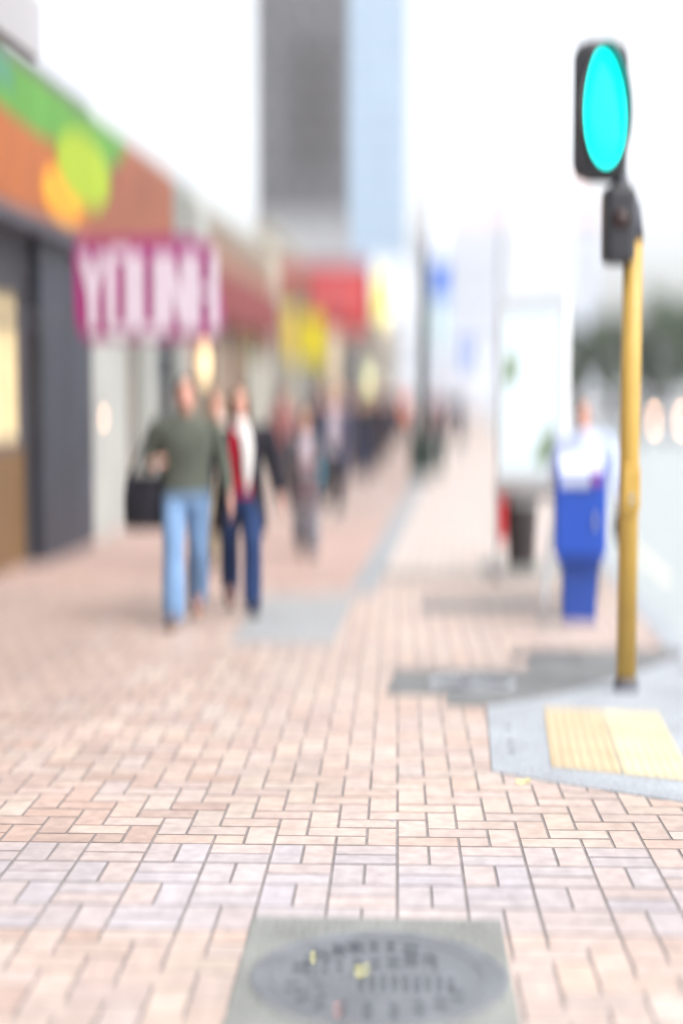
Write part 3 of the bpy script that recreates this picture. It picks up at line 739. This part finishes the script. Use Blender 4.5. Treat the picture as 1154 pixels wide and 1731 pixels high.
# red sign board facing up the street
c = at(535, 562, 36)
rs = thing('red_sign', 'long red sign board facing the viewer above the far shoppers', 'sign', (c.x, c.y, c.z), -SA*.4)
wd = 172/F*36/2
b = MB(); b.bbox(-wd, -.08, 0, wd, .08, 1.55, .02); b.build('board', M['redsign'], rs)
b = MB(); b.box(-wd+.08, -.086, .1, -.15, -.0805, 1.2); b.build('darker_panel', M['maroon'] if 'maroon' in M else M['brownwall'], rs)
b = MB(); b.bbox(-.1, -.095, .5, wd-.15, -.0805, 1.2, .004); b.build('bright_panel', mat('bright_red_panel', (.62, .10, .10), .6, .1, 1), rs)
b = MB(); b.bbox(-wd-.03, -.1, 1.55, wd+.03, .1, 1.65, .01); b.build('top_trim', M['greywall'], rs)
b = MB(); b.box(-wd-1.2, -.04, 1.2, -wd, .04, 1.3); b.build('bracket', M['darkgrey'], rs)
# hanging banners
for k, (x, yt, yb, wpx, m, l_) in enumerate(((488, 518, 608, 24, 'straw', 'straw yellow hanging banner, leftmost of four below the red board'), (517, 530, 612, 20, 'yellow_sign', 'bright yellow hanging banner, second of four below the red board'), (540, 535, 618, 20, 'yellow_sign', 'bright yellow hanging banner, third of four below the red board'), (566, 558, 660, 20, 'cream', 'cream hanging banner, rightmost of four below the red board'))):
    p1 = at(x, yb, 35); p2 = at(x, yt, 35); hw = wpx/F*35/2; hh = p2.z-p1.z
    t = thing('banner', l_, 'banner', p1, 0, 'hanging banners below the red board')
    b = MB(); b.xprism([(-hw, 0), (hw*.2, -.06), (hw, .02), (hw, hh), (-hw, hh)], -.012, .012); b.build('cloth', M[m], t)
    b = MB(); b.tube([(-hw-.03, 0, hh), (hw+.03, 0, hh)], .02, 8); b.build('rod', M['darkgrey'], t)
# carrying beam for the banners
b = MB(); pa = at(470, 500, 35); pb = at(590, 500, 35); b.tube([(pa.x-2, 35, pa.z-.12), (pb.x, 35, pb.z-.12)], .05, 10)
for x in (488, 517, 540, 566):
    q = at(x, 500, 35); b.tube([(q.x, 35, q.z-.12), (q.x, 35, at(x, {488: 518, 517: 530, 540: 535, 566: 558}[x], 35).z)], .012, 6)
tag(b.build('banner_beam', M['darkgrey']), 'dark beam from the shop wall that carries the hanging banners', 'beam')
# yellow oval sign
c = at(645, 510, 46)
ov = thing('oval_sign', 'upright oval sign, yellow and white, right of the red board', 'sign', c, 0)
b = MB(); b.xprism([(.30*math.cos(2*math.pi*i/28), .98*math.sin(2*math.pi*i/28)) for i in range(28)], -.08, .08); b.build('disc', M['yellow_lit'], ov)
b = MB(); b.xprism([(-.10+.16*math.cos(2*math.pi*i/28), .1+.75*math.sin(2*math.pi*i/28)) for i in range(28)], -.09, -.0805); b.build('yellow_patch', M['yellow_sign'], ov)
b = MB(); b.tube([(-.3, 0, .3), (-2.0, 0, .3)], .03, 8); b.build('bracket', M['darkgrey'], ov)
# lamps on the shop walls
def wall_lamp(p, r, hgt, m, label, arm=.35):
    t = thing('wall_lamp', label, 'lamp', p, -SA, 'lit lamps on the shop fronts')
    b = MB(); b.ell((0, 0, 0), (r, r, hgt)); b.build('globe', m, t, smooth=True)
    b = MB(); b.tube([(0, 0, hgt*.9), (0, 0, hgt+.06), (-arm, 0, hgt+.06)], .012, 8); b.build('bracket', M['darkgrey'], t)
wall_lamp(at(176, 707, 17.75), .035, .05, M['hot'], 'tiny bright lamp on the stone wall right of the navy pillar', .25)
wall_lamp(at(345, 615, 25), .10, .30, M['warm'], 'long warm glowing globe lamp above the head of the man in olive', .45)
wall_lamp(at(622, 655, 45), .12, .55, mat('lime_lamp', (.6, .65, .3), .5, 0, emit=((.75, .8, .4), .6)), 'slim pale lime lamp above the far shoppers', .6)
# pale notice panels between shop windows
for k, (px_, y0, y1, dpt, m) in enumerate(((438, 610, 800, 28.5, 'cream_frame'), (494, 615, 700, 36, 'cream_frame'))):
    p = at(px_, y1, dpt); p2 = at(px_, y0, dpt)
    b = MB(); b.bbox(-.2, -.05, 0, .2, .05, p2.z-p.z, .01); o = b.build('standing_notice', M[m], loc=(p.x, p.y, max(p.z, .01)))
    tag(o, ['pale upright notice panel on the footpath behind the woman in black', 'smaller pale notice panel farther along by the shops'][k], 'panel')

# ------------------------------------------------------------------ towers and the far city
def tower(label, pxl, pxr, depth, h, wall, win, fl, band=.55, dpt=None, rot=0, name='tower', z0=0, cols=0):
    xl, xr = (pxl-577)/F*depth, (pxr-577)/F*depth; wd_ = xr-xl
    t = thing(name, label, 'building', ((xl+xr)/2, depth, -.1), rot)
    D = dpt or wd_
    b = MB(); b.box(-wd_/2, 0, 0, wd_/2, D, h); b.box(-wd_/2+.4, .4, h, wd_/2-.4, D-.4, h+1.2); b.build('wall', wall, t)
    n = min(95, int((h-3)/fl))
    for i in range(n):
        z = 3 + i*fl
        b = MB()
        if False:
            cw_ = wd_/cols
            for k in range(cols): b.box(-wd_/2+cw_*(k+.2), -.06, z, -wd_/2+cw_*(k+.8), -.01, z+fl*band)
            dc = D/cols
            for sx in (-1, 1):
                xx = sx*(wd_/2)
                for k in range(cols): b.box(min(xx+sx*.01, xx+sx*.06), dc*(k+.2), z, max(xx+sx*.01, xx+sx*.06), dc*(k+.8), z+fl*band)
        else:
            b.box(-wd_/2+.3, -.06, z, wd_/2-.3, -.01, z+fl*band)
            b.box(wd_/2+.01, .3, z, wd_/2+.06, D-.3, z+fl*band); b.box(-wd_/2-.06, .3, z, -wd_/2-.01, D-.3, z+fl*band)
        b.build('window_band', win, t)
    return t
tw = tower('dark grey tower block rising above the red sign', 438, 588, 150, 62, M['tower'], M['tower_glass'], 3.3, .5)
b = MB(); hw = (588-438)/F*150/2; b.box(-hw-.25, -.35, 0, hw+.25, -.07, 19.0); b.build('lower_cladding', M['tower_light'], tw)
b = MB(); 
bal = mat('balcony_brown', (.07, .06, .06), .9, .2, .5)
for k in range(5):
    b = MB(); b.box(-hw*.2, -1.0, 24+k*2.6, hw*.75, -.07, 25.2+k*2.6); b.build('balcony', bal, tw)
for k in range(5):
    b = MB(); xx = -hw+.3+k*(2*hw-.6)/4; b.box(xx-.25, -.25, 19.1, xx+.25, -.065, 62); b.build('pier', M['tower'], tw)
tower('pale blue glass tower standing right behind the dark one', 560, 684, 210, 85, M['paleglass'], M['palewin'], 3.6, .6)
tower('plain white block in front of the blue glass tower', 588, 706, 135, 12.2, M['palewall'], M['palewin2'], 3.2, .4, name='office_block')
tower('long white office block at the end of the street', 700, 880, 170, 20, M['palewall2'], M['palewin2'], 3.3, .35, name='office_block')
tower('white block across the road behind the signal', 850, 965, 120, 15.5, M['palewall'], M['palewin2'], 3.1, .35, name='office_block')
t = tower('pale apartment block with pink tiled roof right of centre', 745, 1010, 230, 27, M['palewall2'], M['palewin2'], 3.2, .35, name='apartment_block')
wd_ = (1010-745)/F*230/2; b = MB(); b.add([(-wd_-.5, -.5, 28.3), (wd_+.5, -.5, 28.3), (wd_+.5, 16, 28.3), (-wd_-.5, 16, 28.3), (-wd_+3, 5, 34), (wd_-3, 5, 34), (wd_-3, 11, 34), (-wd_+3, 11, 34)], [(0, 3, 2, 1), (4, 5, 6, 7), (0, 1, 5, 4), (1, 2, 6, 5), (2, 3, 7, 6), (3, 0, 4, 7)]); b.build('roof', M['pinkroof'], t)
tower('low white building closing the right side of the road', 985, 1260, 240, 9, M['palewall'], M['palewin2'], 3, .35, name='office_block')

# ------------------------------------------------------------------ trees across the road
def tree(x, y, h, cr, label, seed):
    rnd = random.Random(seed)
    t = thing('street_tree', label, 'tree', (x, y, 0), rnd.uniform(0, 6), 'trees across the road')
    b = MB(); b.tube([(0, 0, 0), (.1, 0, h*.3), (.05, .1, h*.6), (0, 0, h*.85)], [.28, .22, .14, .05], 10)
    for i in range(7):
        a = i*.9; z = h*(.28+.07*i); b.tube([(0, 0, z), (cr*.4*math.cos(a), cr*.4*math.sin(a), z+cr*.25), (cr*.75*math.cos(a), cr*.75*math.sin(a), z+cr*.4)], [.10, .07, .03], 7)
    b.build('trunk', M['bark'], t, smooth=True)
    b = MB(); cl = []
    for i in range(22):
        a = rnd.uniform(0, 6.28); rr = cr*math.sqrt(rnd.random())*.85; z = h*.6 + rnd.uniform(-.30, .36)*h
        cl.append((rr*math.cos(a), rr*math.sin(a), z, rnd.uniform(.7, 1.25)*cr*.33))
    for (cx, cy, cz, cr_) in cl:
        for k in range(150):
            d = Vector((rnd.gauss(0, 1), rnd.gauss(0, 1), rnd.gauss(0, 1))).normalized()*cr_*rnd.uniform(.45, 1.05)
            p = Vector((cx, cy, cz)) + d; s_ = rnd.uniform(.12, .26)
            u_ = Vector((rnd.gauss(0, 1), rnd.gauss(0, 1), rnd.gauss(0, 1))).normalized(); v_ = u_.orthogonal().normalized()
            b.add([p-u_*s_, p+v_*s_*.6, p+u_*s_, p-v_*s_*.6], [(0, 1, 2, 3)])
    b.build('crown', M['leaf'], t)
for k, (pxl, d_, h_, cr, lb_) in enumerate(((968, 112, 6.9, 2.4, 'small dark tree left of the yellow pole across the road'), (1030, 105, 7.0, 3.0, 'dark round tree seen just behind the yellow pole'), (1105, 95, 7.2, 3.2, 'broad dark green tree right of the yellow pole'), (1170, 84, 7.0, 3.0, 'dark tree at the right edge above the cars'))):
    tree((pxl-577)/F*d_, d_, h_, cr, lb_, 40+k)
b = MB()
# ------------------------------------------------------------------ cars
def car(x, y, rz_, paint, label, lamps):
    t = thing('car', label, 'car', (x, y, -.12), rz_, 'cars on the road')
    side = [(-2.1, .35), (-2.15, .75), (-1.95, .92), (-1.05, 1.0), (-.45, 1.42), (.95, 1.45), (1.75, 1.02), (2.1, .95), (2.15, .5), (2.05, .32)]
    b = MB(); b.yprism(side, -.86, .86); o = b.build('body', paint, t); bv = o.modifiers.new('b', 'BEVEL'); bv.width = .09; bv.segments = 3; bv.limit_method = 'ANGLE'
    b = MB(); b.add([(-.72, -1.06, 1.02), (.72, -1.06, 1.02), (.62, -.50, 1.40), (-.62, -.50, 1.40)], [(0, 1, 2, 3)]); bm_ = b.build('windscreen', M['glass'], t)
    for q in bm_.data.vertices: q.co += Vector((0, -.035, .03))
    for sx in (-1, 1):
        b = MB(); b.yprism([(-.85, 1.02), (-.42, 1.34), (.85, 1.36), (1.45, 1.04)], sx*.862 if sx > 0 else -.868, sx*.868 if sx > 0 else -.862); b.build('side_window', M['glass'], t)
        b = MB(); b.ell((sx*.58, -2.17, .72), (.16, .05, .10)); b.build('headlight', M['head'] if lamps else M['steel'], t, smooth=True)
        for sy in (-1.3, 1.3):
            b = MB(); b.lathe([(.20, -.10), (.32, -.10), (.33, -.05), (.33, .08), (.30, .11), (.16, .11)], 24); w_ = b.build('wheel', M['rubber'], t, loc=(sx*.80, sy, .33)); w_.rotation_euler = (0, sx*math.pi/2, 0)
            b = MB(); b.lathe([(.19, .108), (.17, .125), (.05, .118), (.001, .118)], 20); b.build('rim', M['steel'], w_)
    b = MB(); b.bbox(-.5, -2.19, .42, .5, -2.12, .58, .01); b.build('grille', M['black'], t)
silver = mat('silver_paint', (.42, .42, .45), .3, .05, 2, metal=.4, coat=.4); mauve = mat('mauve_grey_paint', (.20, .19, .21), .3, .05, 2, metal=.3, coat=.4); whitep = mat('white_car_paint', (.7, .7, .72), .3, .05, 2, coat=.4)
car((1103-577)/F*68, 68, R(4), silver, 'silver car with both headlamps lit, right of the yellow pole', True)
car((1000-577)/F*92, 92, R(0), whitep, 'white car parked far off left of the yellow pole', False)
car((1060-577)/F*88, 88, R(2), mauve, 'grey car in the distance directly behind the yellow pole', False)

# ------------------------------------------------------------------ people
def person(label, x, y, h=1.72, face=0.0, top='grey', legs='navy', hair='hair', shoes='shoe', stride=.22, arms=('hang', 'hang'), coat=None, hem=.86,
           skin='skin', detail=False, vox=.02, scarf=None, shirt=None, longhair=False, swing=.10, legh=.0, wide=1.0, group=None, lean=0.0, skirt=None):
    s = h/1.75
    t = thing('person', label, 'person', (x, y, .014), face, group); t.scale = (s, s, s)
    lead = 1 if stride >= 0 else -1; st_ = abs(stride)
    def leg(side):
        f = (side == lead)
        hip = Vector((side*.085, 0, .93)); ank = Vector((side*(.085 if f else .07), -st_ if f else st_, .085 if f else .15))
        knee = (hip+ank)/2 + Vector((side*.005, -.05 if f else -.10, .0)); 
        toe = ank + (Vector((side*.02, -.17, -.045)) if f else Vector((side*.01, -.15, -.095)))
        heel = ank + (Vector((0, .05, -.045)) if f else Vector((0, .06, .02)))
        return hip, knee, ank, toe, heel
    def arm(side, mode):
        sh = Vector((side*.185*wide, .0, 1.415)); 
        sg_ = swing*(1 if side == lead else -1)   # opposite arm swings forward
        if mode == 'hang': el = sh + Vector((side*.055, sg_*.6+.02, -.275)); wr = el + Vector((side*.01, sg_*.9-.06, -.245)); hd_ = wr + Vector((0, -.02, -.10))
        elif mode == 'strap': el = sh + Vector((side*.07, .05, -.27)); wr = el + Vector((-side*.02, -.20, .0)); hd_ = wr + Vector((-side*.06, -.06, .03))
        elif mode == 'bent': el = sh + Vector((side*.06, .03, -.27)); wr = el + Vector((-side*.12, -.19, .04)); hd_ = wr + Vector((-side*.09, -.03, .02))
        elif mode == 'out': el = sh + Vector((side*.075, .03, -.27)); wr = el + Vector((side*.045, -.09, -.235)); hd_ = wr + Vector((side*.02, -.01, -.10))
        return sh, el, wr, hd_
    L_ = {k: leg(k) for k in (-1, 1)}; A_ = {-1: arm(-1, arms[0]), 1: arm(1, arms[1])}
    def limb(b, pts, rr): 
        b.tube(pts, rr, 14)
        for p, r_ in zip(pts, rr): b.ell(p, (r_, r_, r_), 12, 7)
    def torso(b, g, z0=.86, z1=1.47):
        prof = [(.84, .150, .105), (.93, .158, .112), (1.02, .142, .10), (1.12, .138, .098), (1.24, .160, .112), (1.34, .178, .112), (1.42, .165, .092), (1.47, .09, .07), (1.50, .06, .06)]
        rings = []
        for z, a, c_ in prof:
            if z0-.001 <= z <= z1+.04: rings.append(((0, lean*(z-.9), z), (a*wide+g, 0, 0), (0, c_+g, 0)))
        if z0 < .84:
            fl = (.84-z0)
            rings = [((0, 0, z0), (.158*wide+g+fl*.12, 0, 0), (0, .125+g+fl*.16, 0)), ((0, 0, .84-fl*.3), (.155*wide+g+fl*.05, 0, 0), (0, .115+g+fl*.05, 0))] + rings
        b.loft(rings, 24)
    # --- body
    b = MB(); torso(b, 0)
    limb(b, [(0, .0, 1.45), (0, -.015, 1.56)], [.056, .05])
    hc = Vector((0, -.02, 1.635))
    b.ell(hc + Vector((0, .012, .018)), (.074, .094, .098)); b.ell(hc + Vector((0, -.03, -.045)), (.056, .062, .068)); b.ell(hc + Vector((0, -.055, -.085)), (.028, .028, .022))
    b.loft([(hc+Vector((0, -.078, .022)), (.009, 0, 0), (0, .012, 0)), (hc+Vector((0, -.105, -.022)), (.017, 0, 0), (0, .016, 0)), (hc+Vector((0, -.088, -.032)), (.014, 0, 0), (0, .012, 0))], 10)
    for sx in (-1, 1): b.ell(hc + Vector((sx*.078, .012, -.005)), (.012, .02, .032))
    for k in (-1, 1):
        hip, knee, ank, toe, heel = L_[k]
        limb(b, [hip, knee, ank], [.082, .055, .038]); limb(b, [hip.lerp(knee, .35), hip.lerp(knee, .5)], [.078, .072]); limb(b, [knee.lerp(ank, .3), knee.lerp(ank, .45)], [.056, .052])
        limb(b, [heel, (heel+toe)/2, toe], [.032, .036, .03])
        sh, el, wr, hd_ = A_[k]
        limb(b, [sh, el, wr], [.052, .040, .027])
        dr = (hd_-wr).normalized(); sd_ = Vector((0, 1, 0)) - dr*dr.y; sd_.normalize(); nm_ = dr.cross(sd_)
        pm = wr + dr*.055
        b.loft([(wr, sd_*.026, nm_*.018), (wr+dr*.03, sd_*.036, nm_*.017), (wr+dr*.085, sd_*.042, nm_*.014), (wr+dr*.10, sd_*.036, nm_*.011)], 12)
        inw = -k if nm_.x > 0 else k
        for i, (off, ln_) in enumerate(((-.031, .068), (-.010, .078), (.011, .073), (.031, .056))):
            p0_ = wr + dr*.09 + sd_*off; p1_ = p0_ + dr*ln_*.5 + nm_*inw*.008; p2_ = p1_ + dr*ln_*.42 + nm_*inw*.022
            limb(b, [p0_, p1_, p2_], [.0100, .0092, .0078])
        q0 = wr + dr*.03 - sd_*.028; q1 = q0 + dr*.035 - sd_*.022 + nm_*inw*.01; limb(b, [q0, q1, q1 + dr*.032 - sd_*.004 + nm_*inw*.01], [.013, .011, .009])
    b.build('body', M[skin], t, remesh=vox if not detail else .0068)
    # --- trousers
    b = MB(); torso(b, .012, .84, .99)
    for k in (-1, 1):
        hip, knee, ank, toe, heel = L_[k]
        bot = ank + Vector((0, .01, -.03))
        limb(b, [hip + Vector((0, 0, -.04)), hip.lerp(knee, .5), knee], [.096, .086, .070])
        b.tube([knee, knee.lerp(bot, .45) + Vector((0, .012, 0)), bot + (knee-bot).normalized()*.05, bot], [.070, .070+legh, .066+legh, .068+legh], 16)
        for q in range(3):   # creases above the shoe and behind the knee
            b.ell(bot + (knee-bot).normalized()*(.05+.06*q), (.070+legh, .070+legh, .010))
    b.build('trousers', CL[legs], t, remesh=max(vox*.6, .010) if not detail else .009)
    if skirt:
        b = MB(); torso(b, .035, .62, 1.0); b.build('skirt', CL[skirt], t, remesh=max(vox*.7, .012))
    # --- top
    b = MB(); torso(b, .022 if not coat else .018, hem if not coat else .88, 1.47)
    for k in (-1, 1):
        sh, el, wr, hd_ = A_[k]; cf = wr + (el-wr).normalized()*.015
        if not coat: limb(b, [sh + Vector((-k*.03, 0, 0)), sh, el], [.068, .066, .054]); b.ell(el, (.054,)*3); b.tube([el, el.lerp(cf, .6), cf], [.054, .046, .040], 14)
    if detail: b.loft([((0, 0, 1.44), (.085, 0, 0), (0, .075, 0)), ((0, -.005, 1.515), (.062, 0, 0), (0, .062, 0))], 18)
    topn = b.build('sweater' if not coat else 'top', CL[shirt or top], t, remesh=max(vox*.6, .010) if not detail else .009)
    if coat:
        b = MB()
        # open coat: shell with the front left out
        n = 26; prof = [(hem, .205, .175), (.84, .185, .150), (1.0, .170, .135), (1.15, .165, .130), (1.28, .185, .140), (1.38, .198, .132), (1.45, .155, .105), (1.49, .085, .085)]
        vo = []; gap = .78
        for z, a, c_ in prof:
            for i in range(n+1):
                g_ = gap*(1 + .9*(1.3-z) if z < 1.3 else 1)*.55
                th = -math.pi/2 + g_ + (2*math.pi-2*g_)*i/n
                vo.append((a*wide*math.cos(th), c_*math.sin(th), z))
        m_ = len(vo)
        for (z, a, c_) in prof:
            for i in range(n+1):
                g_ = gap*(1 + .9*(1.3-z) if z < 1.3 else 1)*.55
                th = -math.pi/2 + g_ + (2*math.pi-2*g_)*i/n
                vo.append(((a*wide-.016)*math.cos(th), (c_-.016)*math.sin(th), z))
        fs = []
        for r_ in range(len(prof)-1):
            for i in range(n):
                a = r_*(n+1)+i; fs.append((a, a+1, a+n+2, a+n+1)); fs.append((a+m_, a+n+1+m_, a+n+2+m_, a+1+m_))
            a = r_*(n+1); fs.append((a, a+n+1, a+n+1+m_, a+m_)); a += n; fs.append((a, a+m_, a+n+1+m_, a+n+1))
        for i in range(n): fs.append((i, i+m_, i+1+m_, i+1)); a = (len(prof)-1)*(n+1)+i; fs.append((a, a+1, a+1+m_, a+m_))
        b.add(vo, fs)
        for k in (-1, 1):
            sh, el, wr, hd_ = A_[k]; cf = wr + (el-wr).normalized()*.01
            limb(b, [sh + Vector((-k*.03, 0, 0)), sh, el], [.075, .074, .064]); b.tube([el, el.lerp(cf, .6), cf], [.064, .056, .050], 14)
        b.build('coat', CL[coat], t, remesh=max(vox*.6, .009) if not detail else .0085)
    if scarf:
        b = MB(); b.loft([((0, -.005, 1.43), (.11, 0, 0), (0, .10, 0)), ((0, -.01, 1.48), (.095, 0, 0), (0, .09, 0)), ((0, -.01, 1.52), (.07, 0, 0), (0, .075, 0))], 18)
        b.loft([((.03, -.12, 1.46), (.06, 0, 0), (0, .035, 0)), ((.055, -.155, 1.30), (.055, 0, 0), (0, .025, 0)), ((.055, -.155, 1.12), (.045, 0, 0), (0, .02, 0)), ((.05, -.15, .98), (.02, 0, 0), (0, .012, 0))], 14)
        b.build('scarf', CL[scarf], t, remesh=.010)
    # --- shoes
    for k in (-1, 1):
        hip, knee, ank, toe, heel = L_[k]; d = (toe-heel).normalized()
        b = MB(); up = Vector((0, 0, 1)); a_ = Vector((1, 0, 0))
        b.loft([(heel - d*.03, a_*.022, up*.03), (heel, a_*.038, up*.042), ((heel+toe)/2 + up*.0, a_*.046, up*.040), (toe, a_*.044, up*.030), (toe+d*.045, a_*.022, up*.016)], 14)
        b.tube([heel+Vector((0, -.02, .0)), ank+Vector((0, 0, .02))], [.042, .044], 14)
        b.build('shoe', CL[shoes], t, remesh=.010 if not detail else .007)
    # --- hair
    b = MB(); b.ell(hc + Vector((0, .030, .035)), (.088, .096, .094))
    if longhair:
        b.loft([(hc+Vector((0, .045, .0)), (.088, 0, 0), (0, .06, 0)), (hc+Vector((0, .06, -.10)), (.098, 0, 0), (0, .05, 0)), (hc+Vector((0, .06, -.2)), (.085, 0, 0), (0, .04, 0)), (hc+Vector((0, .06, -.24)), (.05, 0, 0), (0, .025, 0))], 16)
        for sx in (-1, 1): b.loft([(hc+Vector((sx*.072, -.02, .05)), (.02, 0, 0), (0, .035, 0)), (hc+Vector((sx*.084, -.01, -.06)), (.018, 0, 0), (0, .035, 0)), (hc+Vector((sx*.08, .0, -.17)), (.02, 0, 0), (0, .03, 0))], 10)
    b.build('hair', CL[hair], t, remesh=.010)
    if detail:
        for sx in (-1, 1):
            b = MB(); b.ell(hc + Vector((sx*.030, -.080, .006)), (.012, .007, .006)); b.build('eye', M['eye'], t, smooth=True)
        b = MB(); b.ell(hc + Vector((0, -.088, -.055)), (.022, .008, .006)); b.build('mouth', M['lip'], t, smooth=True)
    return t
def bag(label, p, w_, d_, h_, m, rz_=0, strap=None, name='shoulder_bag', slack=.0):
    t = thing(name, label, 'bag', p, rz_)
    b = MB(); b.loft([((0, 0, 0), (w_*.42, 0, 0), (0, d_*.45, 0)), ((0, 0, .02), (w_*.5, 0, 0), (0, d_*.5, 0)), ((0, 0, h_*.5), (w_*.52, 0, 0), (0, d_*.55, 0)), ((0, 0, h_*.92), (w_*.46, 0, 0), (0, d_*.35, 0)), ((0, 0, h_), (w_*.44, 0, 0), (0, d_*.1, 0))], 20)
    b.build('pouch', m, t, smooth=True)
    if strap:
        b = MB(); b.tube([(-w_*.4, 0, h_*.9)] + [Vector(q) for q in strap] + [(w_*.4, 0, h_*.9)], .012, 8); b.build('strap', m, t, smooth=True)
def foot(px_, depth): return ((px_-577)/F*depth, depth)
x, y = foot(314, 11.35)
person('man in an olive sweater and light blue jeans, walking nearest the viewer', x, y, 1.80, R(4), top='olive', legs='lightjean', hair='hair', stride=-.28, arms=('strap', 'out'), detail=True, vox=.008, legh=.012, hem=.90, shoes='shoeb', skin='skin', wide=1.06, swing=.05)
bag('bulky black shoulder bag hanging at the hip of the man in olive', (x-.31, y+.02, .70), .30, .22, .42, CL['black'], .2, [(-.02, 0, .62), (.10, 0, .80), (.16, 0, .62)])
x, y = foot(405, 11.95)
person('woman in a long open black coat with white scarf, red top and dark jeans', x, y, 1.72, R(6), top='redtop', shirt='redtop', coat='black', scarf='scarf', legs='navyjean', hair='hair2', stride=.26, arms=('hang', 'out'), detail=True, vox=.008, hem=.62, longhair=True, skin='skin', legh=.004, swing=.06, wide=1.1)
x, y = foot(366, 14.6)
person('person in pale clothes half hidden between the man and the woman', x, y, 1.70, R(0), top='cream', legs='beige', hair='hair2', stride=.16, arms=('hang', 'hang'))
x, y = foot(516, 16.2)
person('short woman in a charcoal jacket over patterned grey trousers, hands before her', x, y, 1.50, R(5), top='lav', coat='grey', shirt='lav', legs='stripe', hair='hair2', stride=.06, arms=('bent', 'bent'), hem=.80, legh=.02, skirt='maroon', longhair=True, skin='skin2')
x, y = foot(563, 21.6)
person('person in a navy coat and black trousers with white shoes, beside the teal bag', x, y, 1.72, R(6), coat='navy', shirt='lav', top='lav', legs='black', hair='hair', shoes='shoew', stride=.16, arms=('hang', 'bent'), hem=.76)
bag('bright teal carrier bag between the short woman and the navy coat', (x-.20, y-.08, .48), .13, .20, .50, CL['teal'], 0, [(-.03, 0, .60), (.03, 0, .60)], name='carrier_bag')
x, y = foot(591, 33); person('far person in a beige coat left of the one in black', x, y, 1.68, 0, coat='beige', shirt='cream', top='cream', legs='grey', hair='hair', stride=.14, hem=.70)
x, y = foot(620, 35.5); person('far person all in black with a lime scarf', x, y, 1.80, R(2), coat='black', shirt='black', scarf='lime', legs='black', hair='hair', stride=-.2, hem=.78)
x, y = foot(637, 43); person('distant person in a charcoal coat right of the one in black', x, y, 1.74, 0, coat='grey', shirt='grey', legs='black', stride=.15, hem=.75)
x, y = foot(606, 46); person('distant person in a navy sweater behind the beige coat', x, y, 1.74, 0, top='navy', legs='black', stride=.15)
x, y = foot(652, 54); person('distant person in a sky blue coat', x, y, 1.72, 0, coat='sky', shirt='sky', legs='grey', stride=.15, hem=.72)
x, y = foot(664, 62); person('distant person in dark clothes beside the orange jacket', x, y, 1.78, 0, top='black', legs='black', stride=.12)
x, y = foot(679, 56); person('distant person in a bright orange jacket', x, y, 1.80, 0, top='orange', legs='black', stride=.14, wide=1.15)
x, y = foot(736, 50); person('person in a dusty red coat right of the lamp post', x, y, 1.78, 0, coat='brick', shirt='grey', legs='grey', stride=.14, hem=.6)
x, y = foot(752, 58); person('dark dressed person behind the dusty red coat', x, y, 1.76, 0, top='grey', legs='black', stride=.14)
x, y = foot(778, 52); person('lone dark figure walking by the kerb', x, y, 1.74, 0, top='navy', legs='black', stride=-.18)
for px_, d_, h_, lb_, tp, ct, lg in ((546, 27, 1.70, 'person in black with a grey scarf between the navy coat and the beige coat', 'black', 'black', 'black'), (574, 29, 1.78, 'tall person in charcoal just right of the navy coat', 'grey', 'grey', 'navy'),
        (604, 38, 1.70, 'person in a navy coat between the beige coat and the one in black', 'navy', 'navy', 'black'), (645, 48, 1.76, 'distant person in a black coat left of the sky blue coat', 'black', 'black', 'black'), (668, 70, 1.76, 'tiny dark figure farthest along the shops', 'grey', None, 'black'), (692, 75, 1.76, 'tiny figure in navy just left of the lamp post', 'navy', None, 'black'), (480, 25, 1.74, 'person in a brown coat close to the shop doors', 'brick', None, 'black')):
    x, y = foot(px_, d_); person(lb_, x, y, h_, R(2), top=tp, coat=ct, shirt=tp, legs=lg, stride=random.choice([-.16, .16]), hem=.74 if ct else .86, scarf='grey' if px_ == 546 else None)
for px_, d_, h_, lb_, tp, lg in ((534, 31, 1.74, 'person in a black sweater just left of the teal bag, farther back', 'black', 'black'), (612, 31, 1.72, 'person in a dark sweater between the beige coat and the lime scarf', 'black', 'navy'), (629, 33, 1.82, 'tall person in black right of the lime scarf', 'black', 'black'), (643, 39, 1.74, 'person in a dark navy sweater halfway to the orange jacket', 'navy', 'black'), (585, 40, 1.76, 'person in black partly behind the beige coat', 'black', 'black'), (658, 46, 1.80, 'dark figure close to the sky blue coat', 'black', 'black')):
    x, y = foot(px_, d_); person(lb_, x, y, h_, R(2), top=tp, legs=lg, stride=random.choice([-.18, .18]))
x, y = foot(985, 12.55)
person('person in a pale blue shirt standing right behind the blue mail box', x, y, 1.62, R(-12), top='shirt', legs='navy', hair='hairg', stride=.03, arms=('bent', 'out'), vox=.010, skin='skin', wide=1.12)
bag('dark purple handbag held behind the yellow pole', (x+.31, y-.04, .50), .10, .22, .26, CL['navy'], .2, [(-.02, 0, .30), (.02, 0, .30)], name='handbag')

# ------------------------------------------------------------------ haze over the street
b = MB(); b.box(-160, -70, -1.4, 160, 300, 90)
hz = b.build('haze', None) if False else None
hm = bpy.data.materials.new('haze'); hm.use_nodes = True; hm.node_tree.nodes.remove(hm.node_tree.nodes['Principled BSDF'])
pv = hm.node_tree.nodes.new('ShaderNodeVolumePrincipled'); pv.inputs['Color'].default_value = (.97, .98, 1, 1); pv.inputs['Density'].default_value = .0011; pv.inputs['Anisotropy'].default_value = .2
hm.node_tree.links.new(pv.outputs[0], hm.node_tree.nodes['Material Output'].inputs['Volume'])
hz = b.build('haze', hm); tag(hz, 'thin pale haze filling the whole street', 'haze', kind='stuff')
